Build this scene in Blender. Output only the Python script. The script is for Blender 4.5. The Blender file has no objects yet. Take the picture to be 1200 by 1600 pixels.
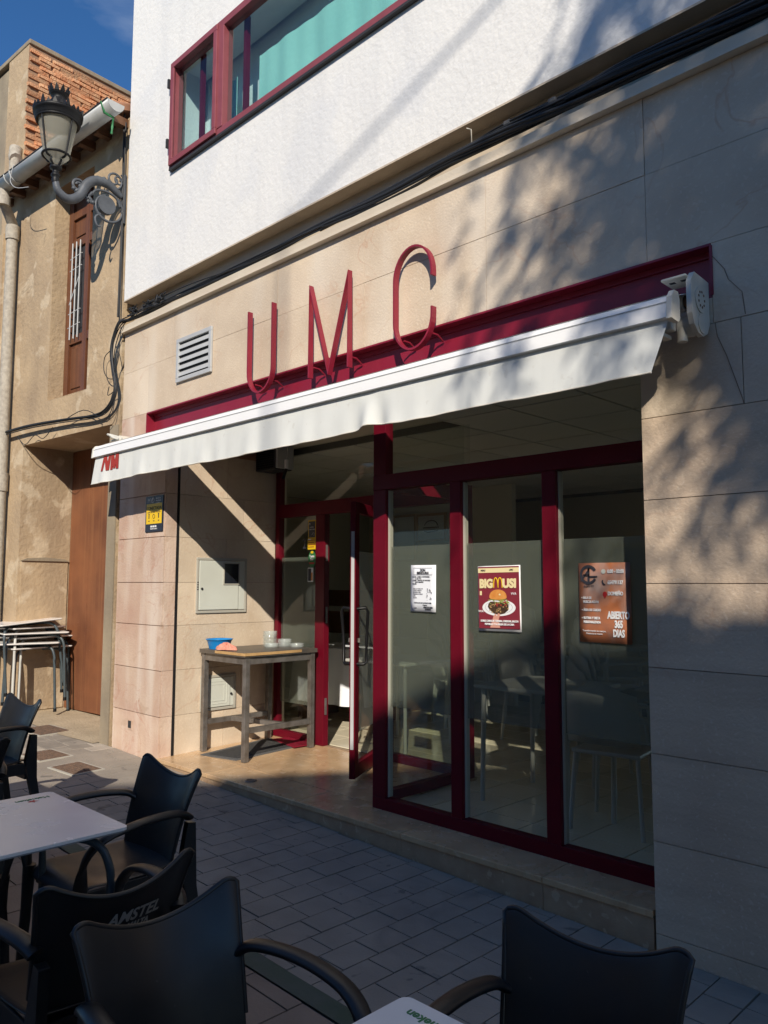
import bpy, bmesh, math, random
from mathutils import Vector, Matrix
R = math.radians
rnd = random.Random(7)
S = bpy.context.scene
COL = S.collection
# ---------------------------------------------------------------- camera
CAM = Vector((0.0, -3.376, 1.42))
cd = bpy.data.cameras.new("camera")
cam = bpy.data.objects.new("camera", cd); COL.objects.link(cam)
yaw, pitch, roll = R(44.667), R(5.2217), R(0.1212)
fwd = Vector((-math.sin(yaw)*math.cos(pitch), math.cos(yaw)*math.cos(pitch), math.sin(pitch)))
rgt = Vector((math.cos(yaw), math.sin(yaw), 0)); upv = rgt.cross(fwd)
r2 = rgt*math.cos(roll)+upv*math.sin(roll); u2 = -rgt*math.sin(roll)+upv*math.cos(roll)
cam.matrix_world = Matrix(((r2.x, u2.x, -fwd.x, CAM.x), (r2.y, u2.y, -fwd.y, CAM.y), (r2.z, u2.z, -fwd.z, CAM.z), (0, 0, 0, 1)))
cd.sensor_fit = 'HORIZONTAL'; cd.sensor_width = 36.0; cd.lens = 36.0*1229.9/1200.0
cd.clip_start = 0.05; cd.clip_end = 600
S.camera = cam
# ---------------------------------------------------------------- light
SUN = Vector((0.90, -1.0, 0.82)).normalized()
W = bpy.data.worlds.new("World"); S.world = W; W.use_nodes = True
nt = W.node_tree; nt.nodes.clear()
sky = nt.nodes.new('ShaderNodeTexSky'); sky.sky_type = 'NISHITA'; sky.sun_disc = False
sky.sun_elevation = math.asin(SUN.z); sky.sun_rotation = math.atan2(SUN.x, SUN.y)
sky.air_density = 1.0; sky.dust_density = 0.0; sky.ozone_density = 4.0; sky.altitude = 800
bg = nt.nodes.new('ShaderNodeBackground'); bg.inputs[1].default_value = 0.078
wo = nt.nodes.new('ShaderNodeOutputWorld')
# faint cirrus
tc = nt.nodes.new('ShaderNodeTexCoord'); mp = nt.nodes.new('ShaderNodeMapping'); mp.inputs['Scale'].default_value = (2.2, 2.2, 7)
nz = nt.nodes.new('ShaderNodeTexNoise'); nz.inputs['Scale'].default_value = 2.4; nz.inputs['Detail'].default_value = 6; nz.inputs['Distortion'].default_value = .6
cr = nt.nodes.new('ShaderNodeMapRange'); cr.inputs[1].default_value = .5; cr.inputs[2].default_value = .85; cr.inputs[3].default_value = 0; cr.inputs[4].default_value = .28
mx = nt.nodes.new('ShaderNodeMix'); mx.data_type = 'RGBA'; mx.inputs[7].default_value = (6, 6.6, 7.4, 1)
nt.links.new(tc.outputs['Generated'], mp.inputs[0]); nt.links.new(mp.outputs[0], nz.inputs['Vector'])
nt.links.new(nz.outputs['Fac'], cr.inputs[0]); nt.links.new(cr.outputs[0], mx.inputs[0])
hs = nt.nodes.new('ShaderNodeHueSaturation'); hs.inputs['Saturation'].default_value = 1.2; hs.inputs['Hue'].default_value = .503; nt.links.new(sky.outputs[0], hs.inputs['Color']); nt.links.new(hs.outputs[0], mx.inputs[6]); nt.links.new(mx.outputs[2], bg.inputs[0]); nt.links.new(bg.outputs[0], wo.inputs[0])
sd = bpy.data.lights.new("sun", 'SUN'); sd.energy = 3.25; sd.angle = R(0.5); sd.color = (1.0, .91, .785)
so = bpy.data.objects.new("sun", sd); COL.objects.link(so); so.location = (8, -10, 20)
so.rotation_euler = (-SUN).to_track_quat('-Z', 'Y').to_euler()
S.view_settings.view_transform = 'Standard'; S.view_settings.look = 'None'
S.view_settings.gamma = 1; S.view_settings.exposure = .75; S.view_settings.use_curve_mapping = False
S.cycles.transparent_max_bounces = 24; S.cycles.max_bounces = 10; S.cycles.diffuse_bounces = 5

# ---------------------------------------------------------------- materials
def mat(name, col, rough=.6, col2=None, nscale=3., namt=.5, bump=0., bscale=40., metal=0., spec=.5, rand=0., streak=None, spots=None, det=6, coat=0, bdist=.01, vein=None, rvar=0.):
    m = bpy.data.materials.new(name); m.use_nodes = True
    t = m.node_tree; b = t.nodes['Principled BSDF']; L = t.links.new
    b.inputs['Roughness'].default_value = rough; b.inputs['Metallic'].default_value = metal
    b.inputs['Specular IOR Level'].default_value = spec; b.inputs['Coat Weight'].default_value = coat
    g = t.nodes.new('ShaderNodeNewGeometry')
    c = t.nodes.new('ShaderNodeRGB'); c.outputs[0].default_value = (*col, 1); out = c.outputs[0]
    def mixc(fac, colb, blend='MIX'):
        nonlocal out
        x = t.nodes.new('ShaderNodeMix'); x.data_type = 'RGBA'; x.blend_type = blend
        L(fac, x.inputs[0]); L(out, x.inputs[6]); x.inputs[7].default_value = (*colb, 1); out = x.outputs[2]
    def noise(scale, lo, hi, amt, vec=None, detail=det, dist=0.):
        n = t.nodes.new('ShaderNodeTexNoise'); n.inputs['Scale'].default_value = scale; n.inputs['Detail'].default_value = detail; n.inputs['Distortion'].default_value = dist
        L(vec or g.outputs['Position'], n.inputs['Vector'])
        r = t.nodes.new('ShaderNodeMapRange'); r.inputs[1].default_value = lo; r.inputs[2].default_value = hi; r.inputs[4].default_value = amt
        L(n.outputs['Fac'], r.inputs[0]); return r.outputs[0]
    if col2: mixc(noise(nscale, .35, .68, namt), col2)
    if streak:
        sc, scol, amt = streak
        p = t.nodes.new('ShaderNodeMapping'); p.inputs['Scale'].default_value = sc; L(g.outputs['Position'], p.inputs[0])
        mixc(noise(1., .48, .75, amt, p.outputs[0], 5, .3), scol)
    if spots:
        sc, scol, amt, lo = spots
        mixc(noise(sc, lo, lo+.06, amt, None, 3, .4), scol)
    if vein:
        sc, vcol, amt, wd = vein
        n = t.nodes.new('ShaderNodeTexNoise'); n.inputs['Scale'].default_value = sc; n.inputs['Detail'].default_value = 4; n.inputs['Distortion'].default_value = .9; L(g.outputs['Position'], n.inputs['Vector'])
        q = t.nodes.new('ShaderNodeMath'); q.operation = 'SUBTRACT'; q.inputs[1].default_value = .5; L(n.outputs['Fac'], q.inputs[0])
        q2 = t.nodes.new('ShaderNodeMath'); q2.operation = 'ABSOLUTE'; L(q.outputs[0], q2.inputs[0])
        r = t.nodes.new('ShaderNodeMapRange'); r.inputs[1].default_value = 0; r.inputs[2].default_value = wd; r.inputs[3].default_value = amt; r.inputs[4].default_value = 0; L(q2.outputs[0], r.inputs[0])
        n2 = noise(sc*.7, .45, .62, 1.); q3 = t.nodes.new('ShaderNodeMath'); q3.operation = 'MULTIPLY'; L(r.outputs[0], q3.inputs[0]); L(n2, q3.inputs[1])
        mixc(q3.outputs[0], vcol)
    if rvar:
        ra = t.nodes.new('ShaderNodeMath'); ra.operation = 'ADD'; ra.inputs[1].default_value = rough-rvar*.5; L(noise(7., .3, .7, rvar), ra.inputs[0]); L(ra.outputs[0], b.inputs['Roughness'])
    if rand:
        oi = t.nodes.new('ShaderNodeObjectInfo'); h = t.nodes.new('ShaderNodeHueSaturation')
        r = t.nodes.new('ShaderNodeMapRange'); r.inputs[3].default_value = 1-rand; r.inputs[4].default_value = 1+rand
        L(oi.outputs['Random'], r.inputs[0]); L(r.outputs[0], h.inputs['Value']); L(out, h.inputs['Color']); out = h.outputs[0]
    L(out, b.inputs['Base Color'])
    if bump:
        n = t.nodes.new('ShaderNodeTexNoise'); n.inputs['Scale'].default_value = bscale; n.inputs['Detail'].default_value = 6; L(g.outputs['Position'], n.inputs['Vector'])
        bp = t.nodes.new('ShaderNodeBump'); bp.inputs['Strength'].default_value = bump; bp.inputs['Distance'].default_value = bdist
        L(n.outputs['Fac'], bp.inputs['Height']); L(bp.outputs[0], b.inputs['Normal'])
    return m

def glassmat(name, tint=(.85, .88, .86), rough=0., fres=1.5, wav=0.):
    m = bpy.data.materials.new(name); m.use_nodes = True; t = m.node_tree; t.nodes.clear(); L = t.links.new
    o = t.nodes.new('ShaderNodeOutputMaterial'); x = t.nodes.new('ShaderNodeMixShader'); tr = t.nodes.new('ShaderNodeBsdfTransparent'); gl = t.nodes.new('ShaderNodeBsdfGlossy')
    f = t.nodes.new('ShaderNodeFresnel'); f.inputs[0].default_value = fres
    tr.inputs[0].default_value = (*tint, 1); gl.inputs['Roughness'].default_value = rough
    if wav:
        n = t.nodes.new('ShaderNodeTexNoise'); n.inputs['Scale'].default_value = 2.; bp = t.nodes.new('ShaderNodeBump'); bp.inputs['Strength'].default_value = wav; bp.inputs['Distance'].default_value = .02
        L(n.outputs['Fac'], bp.inputs['Height']); L(bp.outputs[0], gl.inputs['Normal'])
    gm = t.nodes.new('ShaderNodeNewGeometry'); iv = t.nodes.new('ShaderNodeMath'); iv.operation = 'SUBTRACT'; iv.inputs[0].default_value = 1; L(gm.outputs['Backfacing'], iv.inputs[1])
    ml = t.nodes.new('ShaderNodeMath'); ml.operation = 'MULTIPLY'; L(f.outputs[0], ml.inputs[0]); L(iv.outputs[0], ml.inputs[1])
    L(ml.outputs[0], x.inputs[0]); L(tr.outputs[0], x.inputs[1]); L(gl.outputs[0], x.inputs[2]); L(x.outputs[0], o.inputs[0])
    return m

def filmmat(name, col, opac):
    m = bpy.data.materials.new(name); m.use_nodes = True; t = m.node_tree; t.nodes.clear(); L = t.links.new
    o = t.nodes.new('ShaderNodeOutputMaterial'); x = t.nodes.new('ShaderNodeMixShader'); x.inputs[0].default_value = opac
    tr = t.nodes.new('ShaderNodeBsdfTransparent'); y = t.nodes.new('ShaderNodeMixShader'); y.inputs[0].default_value = .5
    d = t.nodes.new('ShaderNodeBsdfDiffuse'); tl = t.nodes.new('ShaderNodeBsdfTranslucent'); d.inputs[0].default_value = (*col, 1); tl.inputs[0].default_value = (*col, 1)
    L(d.outputs[0], y.inputs[1]); L(tl.outputs[0], y.inputs[2]); L(tr.outputs[0], x.inputs[1]); L(y.outputs[0], x.inputs[2]); L(x.outputs[0], o.inputs[0])
    return m

M = {}
M['stone'] = mat('facade_stone', (.665, .545, .405), .62, (.51, .40, .29), 2.3, .85, .28, 70, rand=.06, vein=(1.7, (.50, .30, .19), .55, .012), spots=(40., (.72, .62, .49), .28, .58), streak=((2.2, 2.2, .5), (.70, .63, .53), .65))
M['stonel'] = mat('striated_stone', (.64, .505, .37), .66, (.50, .375, .27), 1.9, .8, .35, 60, rand=.07, vein=(1.4, (.46, .27, .18), .6, .010), spots=(55., (.72, .62, .5), .35, .60), streak=((.7, .7, 11), (.42, .31, .225), .6))
M['pink'] = mat('pink_stone', (.60, .45, .34), .65, (.50, .32, .235), 3.2, .9, .35, 60, rand=.06, vein=(2.6, (.46, .22, .15), .6, .014), streak=((4.5, 4.5, .45), (.74, .65, .56), .85), spots=(7., (.47, .33, .235), .5, .6))
M['mortar'] = mat('mortar', (.27, .195, .14), .9, (.19, .13, .095), 5, .6)
M['redmortar'] = mat('reddish_mortar', (.46, .25, .175), .9, (.34, .17, .12), 6, .7)
M['white'] = mat('white_render', (.75, .74, .71), .8, (.69, .69, .68), 2.4, .5, .24, 30, streak=((4, 4, .35), (.60, .60, .595), .5), spots=(1.1, (.66, .665, .67), .5, .52), bdist=.02, vein=(.5, (.52, .51, .49), .35, .004))
M['whiteedge'] = mat('render_edge', (.52, .44, .34), .8, (.4, .33, .25), 6, .7, .3, 60)
M['band'] = mat('ledge_band', (.56, .46, .33), .8, (.44, .36, .27), 4, .6, .25, 60)
M['ledge'] = mat('ledge_stone', (.66, .58, .46), .7, (.56, .47, .36), 4, .6, .2, 70)
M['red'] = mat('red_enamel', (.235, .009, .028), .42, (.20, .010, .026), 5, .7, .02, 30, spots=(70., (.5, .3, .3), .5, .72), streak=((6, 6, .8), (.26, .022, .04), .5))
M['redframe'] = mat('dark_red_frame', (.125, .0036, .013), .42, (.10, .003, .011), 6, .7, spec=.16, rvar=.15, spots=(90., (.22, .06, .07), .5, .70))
M['redwin'] = mat('faded_red_frame', (.25, .062, .075), .5, (.20, .045, .055), 9, .6)
M['letter'] = mat('red_letter_metal', (.25, .014, .034), .42, (.20, .014, .03), 9, .8, rvar=.2)
M['awn'] = mat('awning_canvas', (.68, .695, .665), .75, (.58, .59, .565), 3.5, .6, .05, 200, spots=(22., (.52, .51, .47), .4, .66), streak=((14, 14, .8), (.56, .57, .55), .35))
M['awnbar'] = mat('white_lacquer', (.84, .84, .83), .3, (.76, .76, .74), 6, .3)
M['awnmetal'] = mat('cream_lacquer', (.66, .63, .55), .42, (.52, .48, .40), 9, .5)
M['rust'] = mat('rusty_steel', (.22, .12, .06), .75, (.10, .06, .04), 20, .8)
M['black'] = mat('black_plastic', (.006, .006, .007), .45, spec=.35)
M['chair'] = mat('black_resin', (.008, .0085, .010), .40, (.013, .0135, .014), 6, .7, .05, 420, spec=.5, rvar=.2, spots=(60., (.05, .05, .05), .5, .70))
M['tabletop'] = mat('white_tabletop', (.86, .82, .77), .24, (.80, .76, .715), 6, .5, spec=.9, rvar=.15)
M['tabledge'] = mat('grey_edge', (.3, .3, .3), .5)
M['tube'] = mat('grey_tube', (.055, .075, .085), .42, (.04, .05, .055), 20, .4)
M['tubelt'] = mat('pale_tube', (.50, .50, .46), .4)
M['steel'] = mat('brushed_steel', (.26, .24, .22), .45, (.14, .12, .10), 14, .8, .08, 60, metal=.6)
M['ttop'] = mat('worn_dark_top', (.085, .075, .065), .42, (.13, .105, .08), 9, .7)
M['chip'] = mat('chipboard', (.52, .33, .14), .8, (.42, .25, .10), 40, .7)
M['blue'] = mat('blue_plastic', (.01, .20, .52), .35)
M['cloth'] = mat('pink_cloth', (.62, .24, .17), .9, (.7, .35, .27), 60, .6, .3, 120)
M['paver'] = mat('grey_paver', (.36, .312, .255), .78, (.275, .24, .198), 5, .7, .22, 80, rand=.27, spots=(9., (.09, .085, .08), .6, .66), rvar=.15, vein=(1.3, (.14, .13, .12), .5, .05))
M['paverb'] = mat('brown_paver', (.33, .25, .19), .8, (.25, .185, .14), 5, .7, .22, 80, rand=.18)
M['joint'] = mat('sandy_joint', (.175, .155, .13), .95, (.06, .056, .052), 9, .6)
M['green'] = mat('green_paint', (.055, .085, .055), .75, (.085, .10, .085), 9, .9, .12, 80)
M['apron'] = mat('rough_concrete', (.46, .37, .25), .9, (.34, .27, .18), 5, .8, .6, 40, bdist=.02)
M['cover'] = mat('brown_drain_cover', (.19, .12, .08), .8, (.11, .075, .055), 30, .9, .5, 90)
M['step'] = mat('polished_marble', (.60, .41, .235), .25, (.44, .28, .15), 4, .8, .03, 60, rand=.07, rvar=.18, vein=(3., (.34, .19, .10), .6, .015), spots=(14, (.66, .50, .34), .5, .6))
M['stepr'] = mat('marble_riser', (.42, .29, .18), .5, (.32, .20, .12), 8, .8, .2, 60, spots=(20, (.55, .42, .28), .6, .6))
M['tile'] = mat('shop_floor_tile', (.80, .72, .54), .13, (.72, .64, .47), 4, .6, rand=.05)
M['grout'] = mat('dark_grout', (.05, .042, .032), .9)
M['cream'] = mat('cream_wall', (.70, .64, .50), .7, (.64, .58, .45), 2, .4)
M['ceil'] = mat('ceiling_tile', (.78, .75, .66), .8, rand=.05)
M['ceilg'] = mat('ceiling_gap', (.10, .10, .09), .8)
M['dark'] = mat('dark_grey', (.03, .03, .032), .6)
M['brownwood'] = mat('brown_wood', (.16, .075, .035), .5, (.11, .05, .025), 9, .7)
M['ochre'] = mat('ochre_plaster', (.47, .35, .215), .88, (.34, .25, .16), 2.1, .85, .45, 22, streak=((1.6, 1.6, .45), (.26, .19, .125), .75), spots=(3.2, (.58, .48, .34), .6, .57), bdist=.02, vein=(1.1, (.20, .15, .10), .6, .008))
M['ochred'] = mat('old_cement', (.33, .27, .185), .9, (.22, .18, .13), 3, .8, .45, 24, streak=((3, 3, .5), (.17, .14, .10), .6))
M['door'] = mat('rust_brown_door', (.225, .085, .036), .55, (.125, .045, .022), 2.2, .9, .06, 40, streak=((26, 26, .7), (.29, .13, .055), .5), spots=(60., (.55, .45, .35), .7, .735))
M['shutter'] = mat('varnished_wood', (.135, .05, .023), .4, (.09, .033, .015), 6, .7, .1, 60, streak=((30, 30, .6), (.23, .085, .035), .5))
M['zinc'] = mat('zinc_gutter', (.50, .51, .50), .42, (.38, .39, .38), 6, .7, metal=.15)
M['fibre'] = mat('fibre_cement_pipe', (.44, .40, .33), .85, (.26, .23, .19), 24, .7, .3, 90)
M['brick'] = mat('orange_brick', (.52, .22, .10), .85, (.58, .36, .20), 9, .85, .7, 50, rand=.3, bdist=.02)
M['bmortar'] = mat('brick_mortar', (.36, .22, .13), .95, (.24, .14, .09), 8, .7, .5, 40)
M['roof'] = mat('clay_tile', (.30, .14, .075), .85, (.2, .1, .06), 7, .8)
M['iron'] = mat('cast_iron', (.006, .0065, .008), .5, (.012, .012, .0135), 14, .6, .1, 90, spec=.3)
M['ironlt'] = mat('grey_iron', (.085, .095, .11), .5, (.05, .056, .066), 12, .7, .2, 90)
M['opal'] = mat('lamp_glass_tint', (.4, .4, .36), .3)
M['cable'] = mat('black_cable', (.016, .017, .019), .55)
M['grille'] = mat('grey_aluminium', (.46, .47, .47), .4, (.36, .37, .37), 8, .4)
M['boxw'] = mat('pale_meter_door', (.60, .62, .55), .5, (.52, .53, .46), 3, .6)
M['boxf'] = mat('meter_frame', (.42, .40, .34), .6)
M['paper'] = mat('paper', (.80, .82, .86), .7)
M['ink'] = mat('dark_ink', (.03, .03, .04), .7)
M['inkg'] = mat('grey_ink', (.25, .25, .28), .7)
M['wine'] = mat('poster_wine', (.21, .022, .035), .5)
M['yellow'] = mat('yellow_print', (.80, .52, .01), .5)
M['ycream'] = mat('cream_print', (.78, .66, .36), .5)
M['wh'] = mat('white_print', (.78, .78, .78), .5)
M['orange'] = mat('bun_orange', (.62, .22, .04), .5, (.75, .38, .1), 40, .6)
M['beef'] = mat('beef_print', (.035, .018, .012), .5, (.09, .05, .02), 90, .8)
M['lett'] = mat('lettuce_print', (.22, .30, .05), .5, (.45, .42, .12), 120, .8)
M['skin'] = mat('finger_print', (.62, .30, .22), .5)
M['gym'] = mat('gym_poster', (.56, .19, .075), .3, (.13, .085, .08), 5, .85, streak=((9, 9, 5), (.42, .37, .34), .8))
M['grn'] = mat('green_print', (.02, .16, .05), .5, (.03, .22, .07), 30, .5)
M['redp'] = mat('red_print', (.5, .02, .02), .5)
M['navy'] = mat('navy_print', (.018, .020, .035), .45)
M['nm'] = mat('brick_red_print', (.33, .028, .02), .8)
M['tealc'] = mat('green_curtain', (.42, .70, .60), .8, (.34, .62, .54), 3, .6, .2, 25, streak=((9, 9, .3), (.32, .60, .54), .5))
M['bark'] = mat('bark', (.10, .08, .06), .9, (.06, .05, .04), 12, .8, .6, 40)
M['leaf'] = mat('leaf', (.06, .10, .03), .55, (.09, .12, .04), 3, .7, rand=.1)
M['house1'] = mat('opposite_plaster', (.50, .42, .33), .9, (.44, .37, .29), 2, .6, .2, 20)
M['house2'] = mat('opposite_cream', (.58, .53, .45), .9, (.50, .46, .39), 2, .6, .2, 20)
M['yfr'] = mat('yellow_frame', (.42, .30, .05), .6)
M['glassj'] = glassmat('jar_glass', (.93, .955, .95), .08, 1.9)
def jarmat():
    m = M['glassj']; t = m.node_tree; L = t.links.new; o = [n for n in t.nodes if n.type == 'OUTPUT_MATERIAL'][0]; src = o.inputs[0].links[0].from_socket
    x = t.nodes.new('ShaderNodeMixShader'); d = t.nodes.new('ShaderNodeBsdfDiffuse'); d.inputs[0].default_value = (.8, .84, .82, 1); x.inputs[0].default_value = .16
    L(src, x.inputs[1]); L(d.outputs[0], x.inputs[2]); L(x.outputs[0], o.inputs[0])
jarmat()
M['glass'] = glassmat('shop_glass', (.94, .955, .935), 0.0, 1.52)
M['glassw'] = glassmat('window_glass', (.84, .93, .94), 0.0, 1.7, .03)
M['glassl'] = filmmat('lantern_glass', (.62, .60, .50), .55)
M['film'] = filmmat('frosted_film', (.33, .35, .31), .36)
M['terra'] = mat('mat_rubber', (.03, .03, .03), .9, (.05, .05, .05), 60, .7, .4, 150)
M['matb'] = mat('mat_border', (.10, .10, .10), .8)
M['rubber'] = mat('black_joint', (.008, .008, .009), .6)
M['phone'] = mat('black_screen', (.012, .014, .02), .25)

# ---------------------------------------------------------------- mesh helpers
class MB:
    def __init__(s): s.v = []; s.f = []; s.sm = []
    def add(s, vs, fs, smooth=False):
        o = len(s.v); s.v += [tuple(v) for v in vs]; s.f += [tuple(i+o for i in f) for f in fs]; s.sm += [smooth]*len(fs); return s
    def box(s, x0, x1, y0, y1, z0, z1):
        return s.add([(x, y, z) for z in (z0, z1) for y in (y0, y1) for x in (x0, x1)], [(0, 2, 3, 1), (4, 5, 7, 6), (0, 1, 5, 4), (2, 6, 7, 3), (0, 4, 6, 2), (1, 3, 7, 5)])
    def quad(s, a, b, c, d): return s.add([a, b, c, d], [(0, 1, 2, 3)])
    def prism(s, pts, fn, d0, d1, smooth=False):
        # pts: 2D outline; fn(a,b,d) -> 3D; extruded from depth d0 to d1
        n = len(pts); vs = [fn(a, b, d0) for a, b in pts]+[fn(a, b, d1) for a, b in pts]
        s.add(vs, [tuple(range(n))[::-1], tuple(range(n, 2*n))]); 
        return s.add(vs, [(i, (i+1) % n, n+(i+1) % n, n+i) for i in range(n)], smooth)
    def tube(s, pts, r, n=8, cap=True, closed=False, rz=None, up=Vector((0, 0, 1)), radii=None):
        P = [Vector(p) for p in pts]; m = len(P); rings = []
        for i, p in enumerate(P):
            a = P[i-1] if (i > 0 or closed) else p; b = P[(i+1) % m] if (i < m-1 or closed) else p
            t = (b-a).normalized()
            side = t.cross(up)
            if side.length < .05: side = t.cross(Vector((1, 0, 0)) if abs(t.x) < .9 else Vector((0, 1, 0)))
            side.normalize()
            if i and side.dot(ps) < 0 and rz is None: side = -side
            ps = side; w = side.cross(t)
            rr = radii[i] if radii else r; r2_ = (rz if rz else r)*(rr/r)
            rings.append([p+side*(rr*math.cos(2*math.pi*k/n))+w*(r2_*math.sin(2*math.pi*k/n)) for k in range(n)])
        vs = [v for ring in rings for v in ring]; fs = []
        for i in range(m if closed else m-1):
            j = (i+1) % m
            for k in range(n): fs.append((i*n+k, i*n+(k+1) % n, j*n+(k+1) % n, j*n+k))
        s.add(vs, fs, True)
        if cap and not closed: s.add(rings[0], [tuple(range(n))[::-1]]); s.add(rings[-1], [tuple(range(n))])
        return s
    def lathe(s, prof, c=(0, 0, 0), n=16, smooth=True, closed=False):
        vs = []; m = len(prof)
        for r, z in prof:
            for k in range(n):
                a = 2*math.pi*k/n; vs.append((c[0]+r*math.cos(a), c[1]+r*math.sin(a), c[2]+z))
        fs = [(i*n+k, i*n+(k+1) % n, (i+1)*n+(k+1) % n, (i+1)*n+k) for i in range(m-1) for k in range(n)]
        s.add(vs, fs, smooth)
        if not closed: s.add(vs[:n], [tuple(range(n))[::-1]]); s.add(vs[-n:], [tuple(range(n))])
        return s
    def grid(s, fn, nu, nv, smooth=True):
        vs = [fn(i/(nu-1), j/(nv-1)) for j in range(nv) for i in range(nu)]
        return s.add(vs, [(j*nu+i, j*nu+i+1, (j+1)*nu+i+1, (j+1)*nu+i) for j in range(nv-1) for i in range(nu-1)], smooth)
    def mesh(s, name, off=(0, 0, 0)):
        me = bpy.data.meshes.new(name)
        me.from_pydata([(x-off[0], y-off[1], z-off[2]) for x, y, z in s.v], [], s.f); me.update()
        for p, k in zip(me.polygons, s.sm): p.use_smooth = k
        return me

def wloc(p):
    v = Vector((0, 0, 0))
    while p: v += p.location; p = p.parent
    return v
def link(name, me, mt, parent=None, bevel=0, solid=0, sub=0, loc=None):
    o = bpy.data.objects.new(name, me); COL.objects.link(o)
    if mt and not me.materials: me.materials.append(mt if not isinstance(mt, str) else M[mt])
    if parent: o.parent = parent
    if loc is not None: o.location = loc
    if solid:
        q = o.modifiers.new('s', 'SOLIDIFY'); q.thickness = solid; q.offset = 0
    if bevel:
        q = o.modifiers.new('b', 'BEVEL'); q.width = bevel; q.segments = 2; q.limit_method = 'ANGLE'
    if sub:
        q = o.modifiers.new('u', 'SUBSURF'); q.levels = sub; q.render_levels = sub
    return o
def part(mb, name, mt, parent, world=True, **k):
    off = wloc(parent) if (world and parent) else (0, 0, 0)
    return link(name, mb.mesh(name, off), mt, parent, **k)
def tag(o, label, cat, group=None):
    o['label'] = label; o['category'] = cat
    if group: o['group'] = group
    return o
def thing(name, label, cat, loc=(0, 0, 0), rz=0, group=None):
    o = bpy.data.objects.new(name, None); COL.objects.link(o); o.location = loc; o.rotation_euler = (0, 0, rz); o.empty_display_size = .1
    return tag(o, label, cat, group)
def copytree(o, parent=None):
    c = o.copy(); COL.objects.link(c)
    if parent: c.parent = parent
    for ch in list(o.children): copytree(ch, c)
    return c
XZ = lambda y: (lambda a, b, d: (a, y+d, b))
_tc = {}
def text_mesh(body, h, bold=0., align='CENTER', sx=1., shear=0., ext=0.0008):
    key = (body, h, bold, align, sx, shear, ext)
    if key in _tc: return _tc[key]
    c = bpy.data.curves.new('t', 'FONT'); c.body = body; c.size = h*1.38; c.offset = bold; c.align_x = align; c.extrude = ext; c.shear = shear; c.resolution_u = 3
    o = bpy.data.objects.new('t', c); COL.objects.link(o)
    me = bpy.data.meshes.new_from_object(o.evaluated_get(bpy.context.evaluated_depsgraph_get()))
    bpy.data.objects.remove(o); bpy.data.curves.remove(c)
    if sx != 1:
        for v in me.vertices: v.co.x *= sx
    _tc[key] = me; return me
def text(body, h, pos, mt, parent, rot=(R(90), 0, 0), name='lettering', **k):
    # pos: world position of the baseline point; text stands in XZ facing -Y by default
    me = text_mesh(body, h, **k).copy(); me.materials.clear()
    o = link(name, me, mt, parent); o.location = Vector(pos)-wloc(parent); o.rotation_euler = rot
    return o
def zg(x): return -.06-.03*(x+5.27)

# ================================================================ GROUND
pav = link('pavement', MB().add([(x, y, zg(x)-.012) for x, y in ((-40, -1.29), (14, -1.29), (14, 2), (-40, 2))], [(0, 1, 2, 3)]).mesh('pavement'), 'joint'); pav['kind'] = 'structure'
ter = link('street', MB().add([(x, y, zg(x)-.012) for x, y in ((-40, -60), (14, -60), (60, -60), (60, -1.29), (14, -1.29), (-40, -1.29))], [(0, 1, 2, 3, 4, 5)]).mesh('street'), 'joint'); ter['kind'] = 'structure'
grs = link('painted_line', MB().add([(x, y, zg(x)+.0045) for x, y in ((-14, -1.372), (6, -1.372), (6, -1.278), (-14, -1.278))], [(0, 1, 2, 3)]).mesh('painted_line'), 'green'); grs['kind'] = 'structure'
from bpy_extras.object_utils import world_to_camera_view
bpy.context.view_layer.update()
def paver_field(parent, mt, x0, x1, y0, y1, px, py, stag, limit, name):
    cells = []
    i = 0; x = x0
    while x < x1-.01:
        y = y0-(rnd.random()*py if stag == 'r' else (py/2 if i % 2 else 0))
        while y < y1-.01:
            a, b = max(y, y0), min(y+py, y1)
            if b-a > .03:
                cx, cy = x+px/2, (a+b)/2
                c = world_to_camera_view(S, cam, Vector((cx, cy, zg(cx))))
                vis = -.05 < c.x < 1.05 and -.05 < c.y < 1.05 and c.z > 0
                cells.append((0 if vis else 1, c.z if c.z > 0 else 99, cx, cy, px, b-a))
            y += py
        x += px; i += 1
    cells.sort()
    shared = {}; rest = MB()
    for k, (nv, d, cx, cy, w, l) in enumerate(cells):
        if k < limit and nv == 0:
            key = round(l, 2)
            if key not in shared:
                g = .0017; me = MB().box(-w/2+g, w/2-g, -key/2+g, key/2-g, -.03, 0).mesh(name)
                bm = bmesh.new(); bm.from_mesh(me); bmesh.ops.bevel(bm, geom=[e for e in bm.edges if all(v.co.z > -.01 for v in e.verts)], offset=.0028, segments=1, affect='EDGES'); bm.to_mesh(me); bm.free()
                me.materials.append(M[mt]); shared[key] = me
            o = bpy.data.objects.new(name, shared[key]); COL.objects.link(o); o.parent = parent
            o.location = (cx, cy, zg(cx)+rnd.uniform(-.0015, .0015)); o.rotation_euler = (rnd.uniform(-.008, .008), .03+rnd.uniform(-.008, .008), rnd.uniform(-.010, .010))
        elif d < 14:
            g = .0035; dz = rnd.uniform(-.0015, .0015)
            b = MB().box(cx-w/2+g, cx+w/2-g, cy-l/2+g, cy+l/2-g, -.03, 0)
            rest.add([(x, y, z+zg(x)+dz) for x, y, z in b.v], b.f)
    if rest.v:
        o = part(rest, 'paver_field', mt, parent); o['kind'] = 'stuff'
paver_field(pav, 'paver', -11.0, 4.0, -1.275, -.001, .155, .205, 'r', 292, 'paver')
paver_field(ter, 'paverb', -9.0, 2.4, -4.6, -1.375, .30, .30, 'a', 150, 'terrace_paver')
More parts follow.
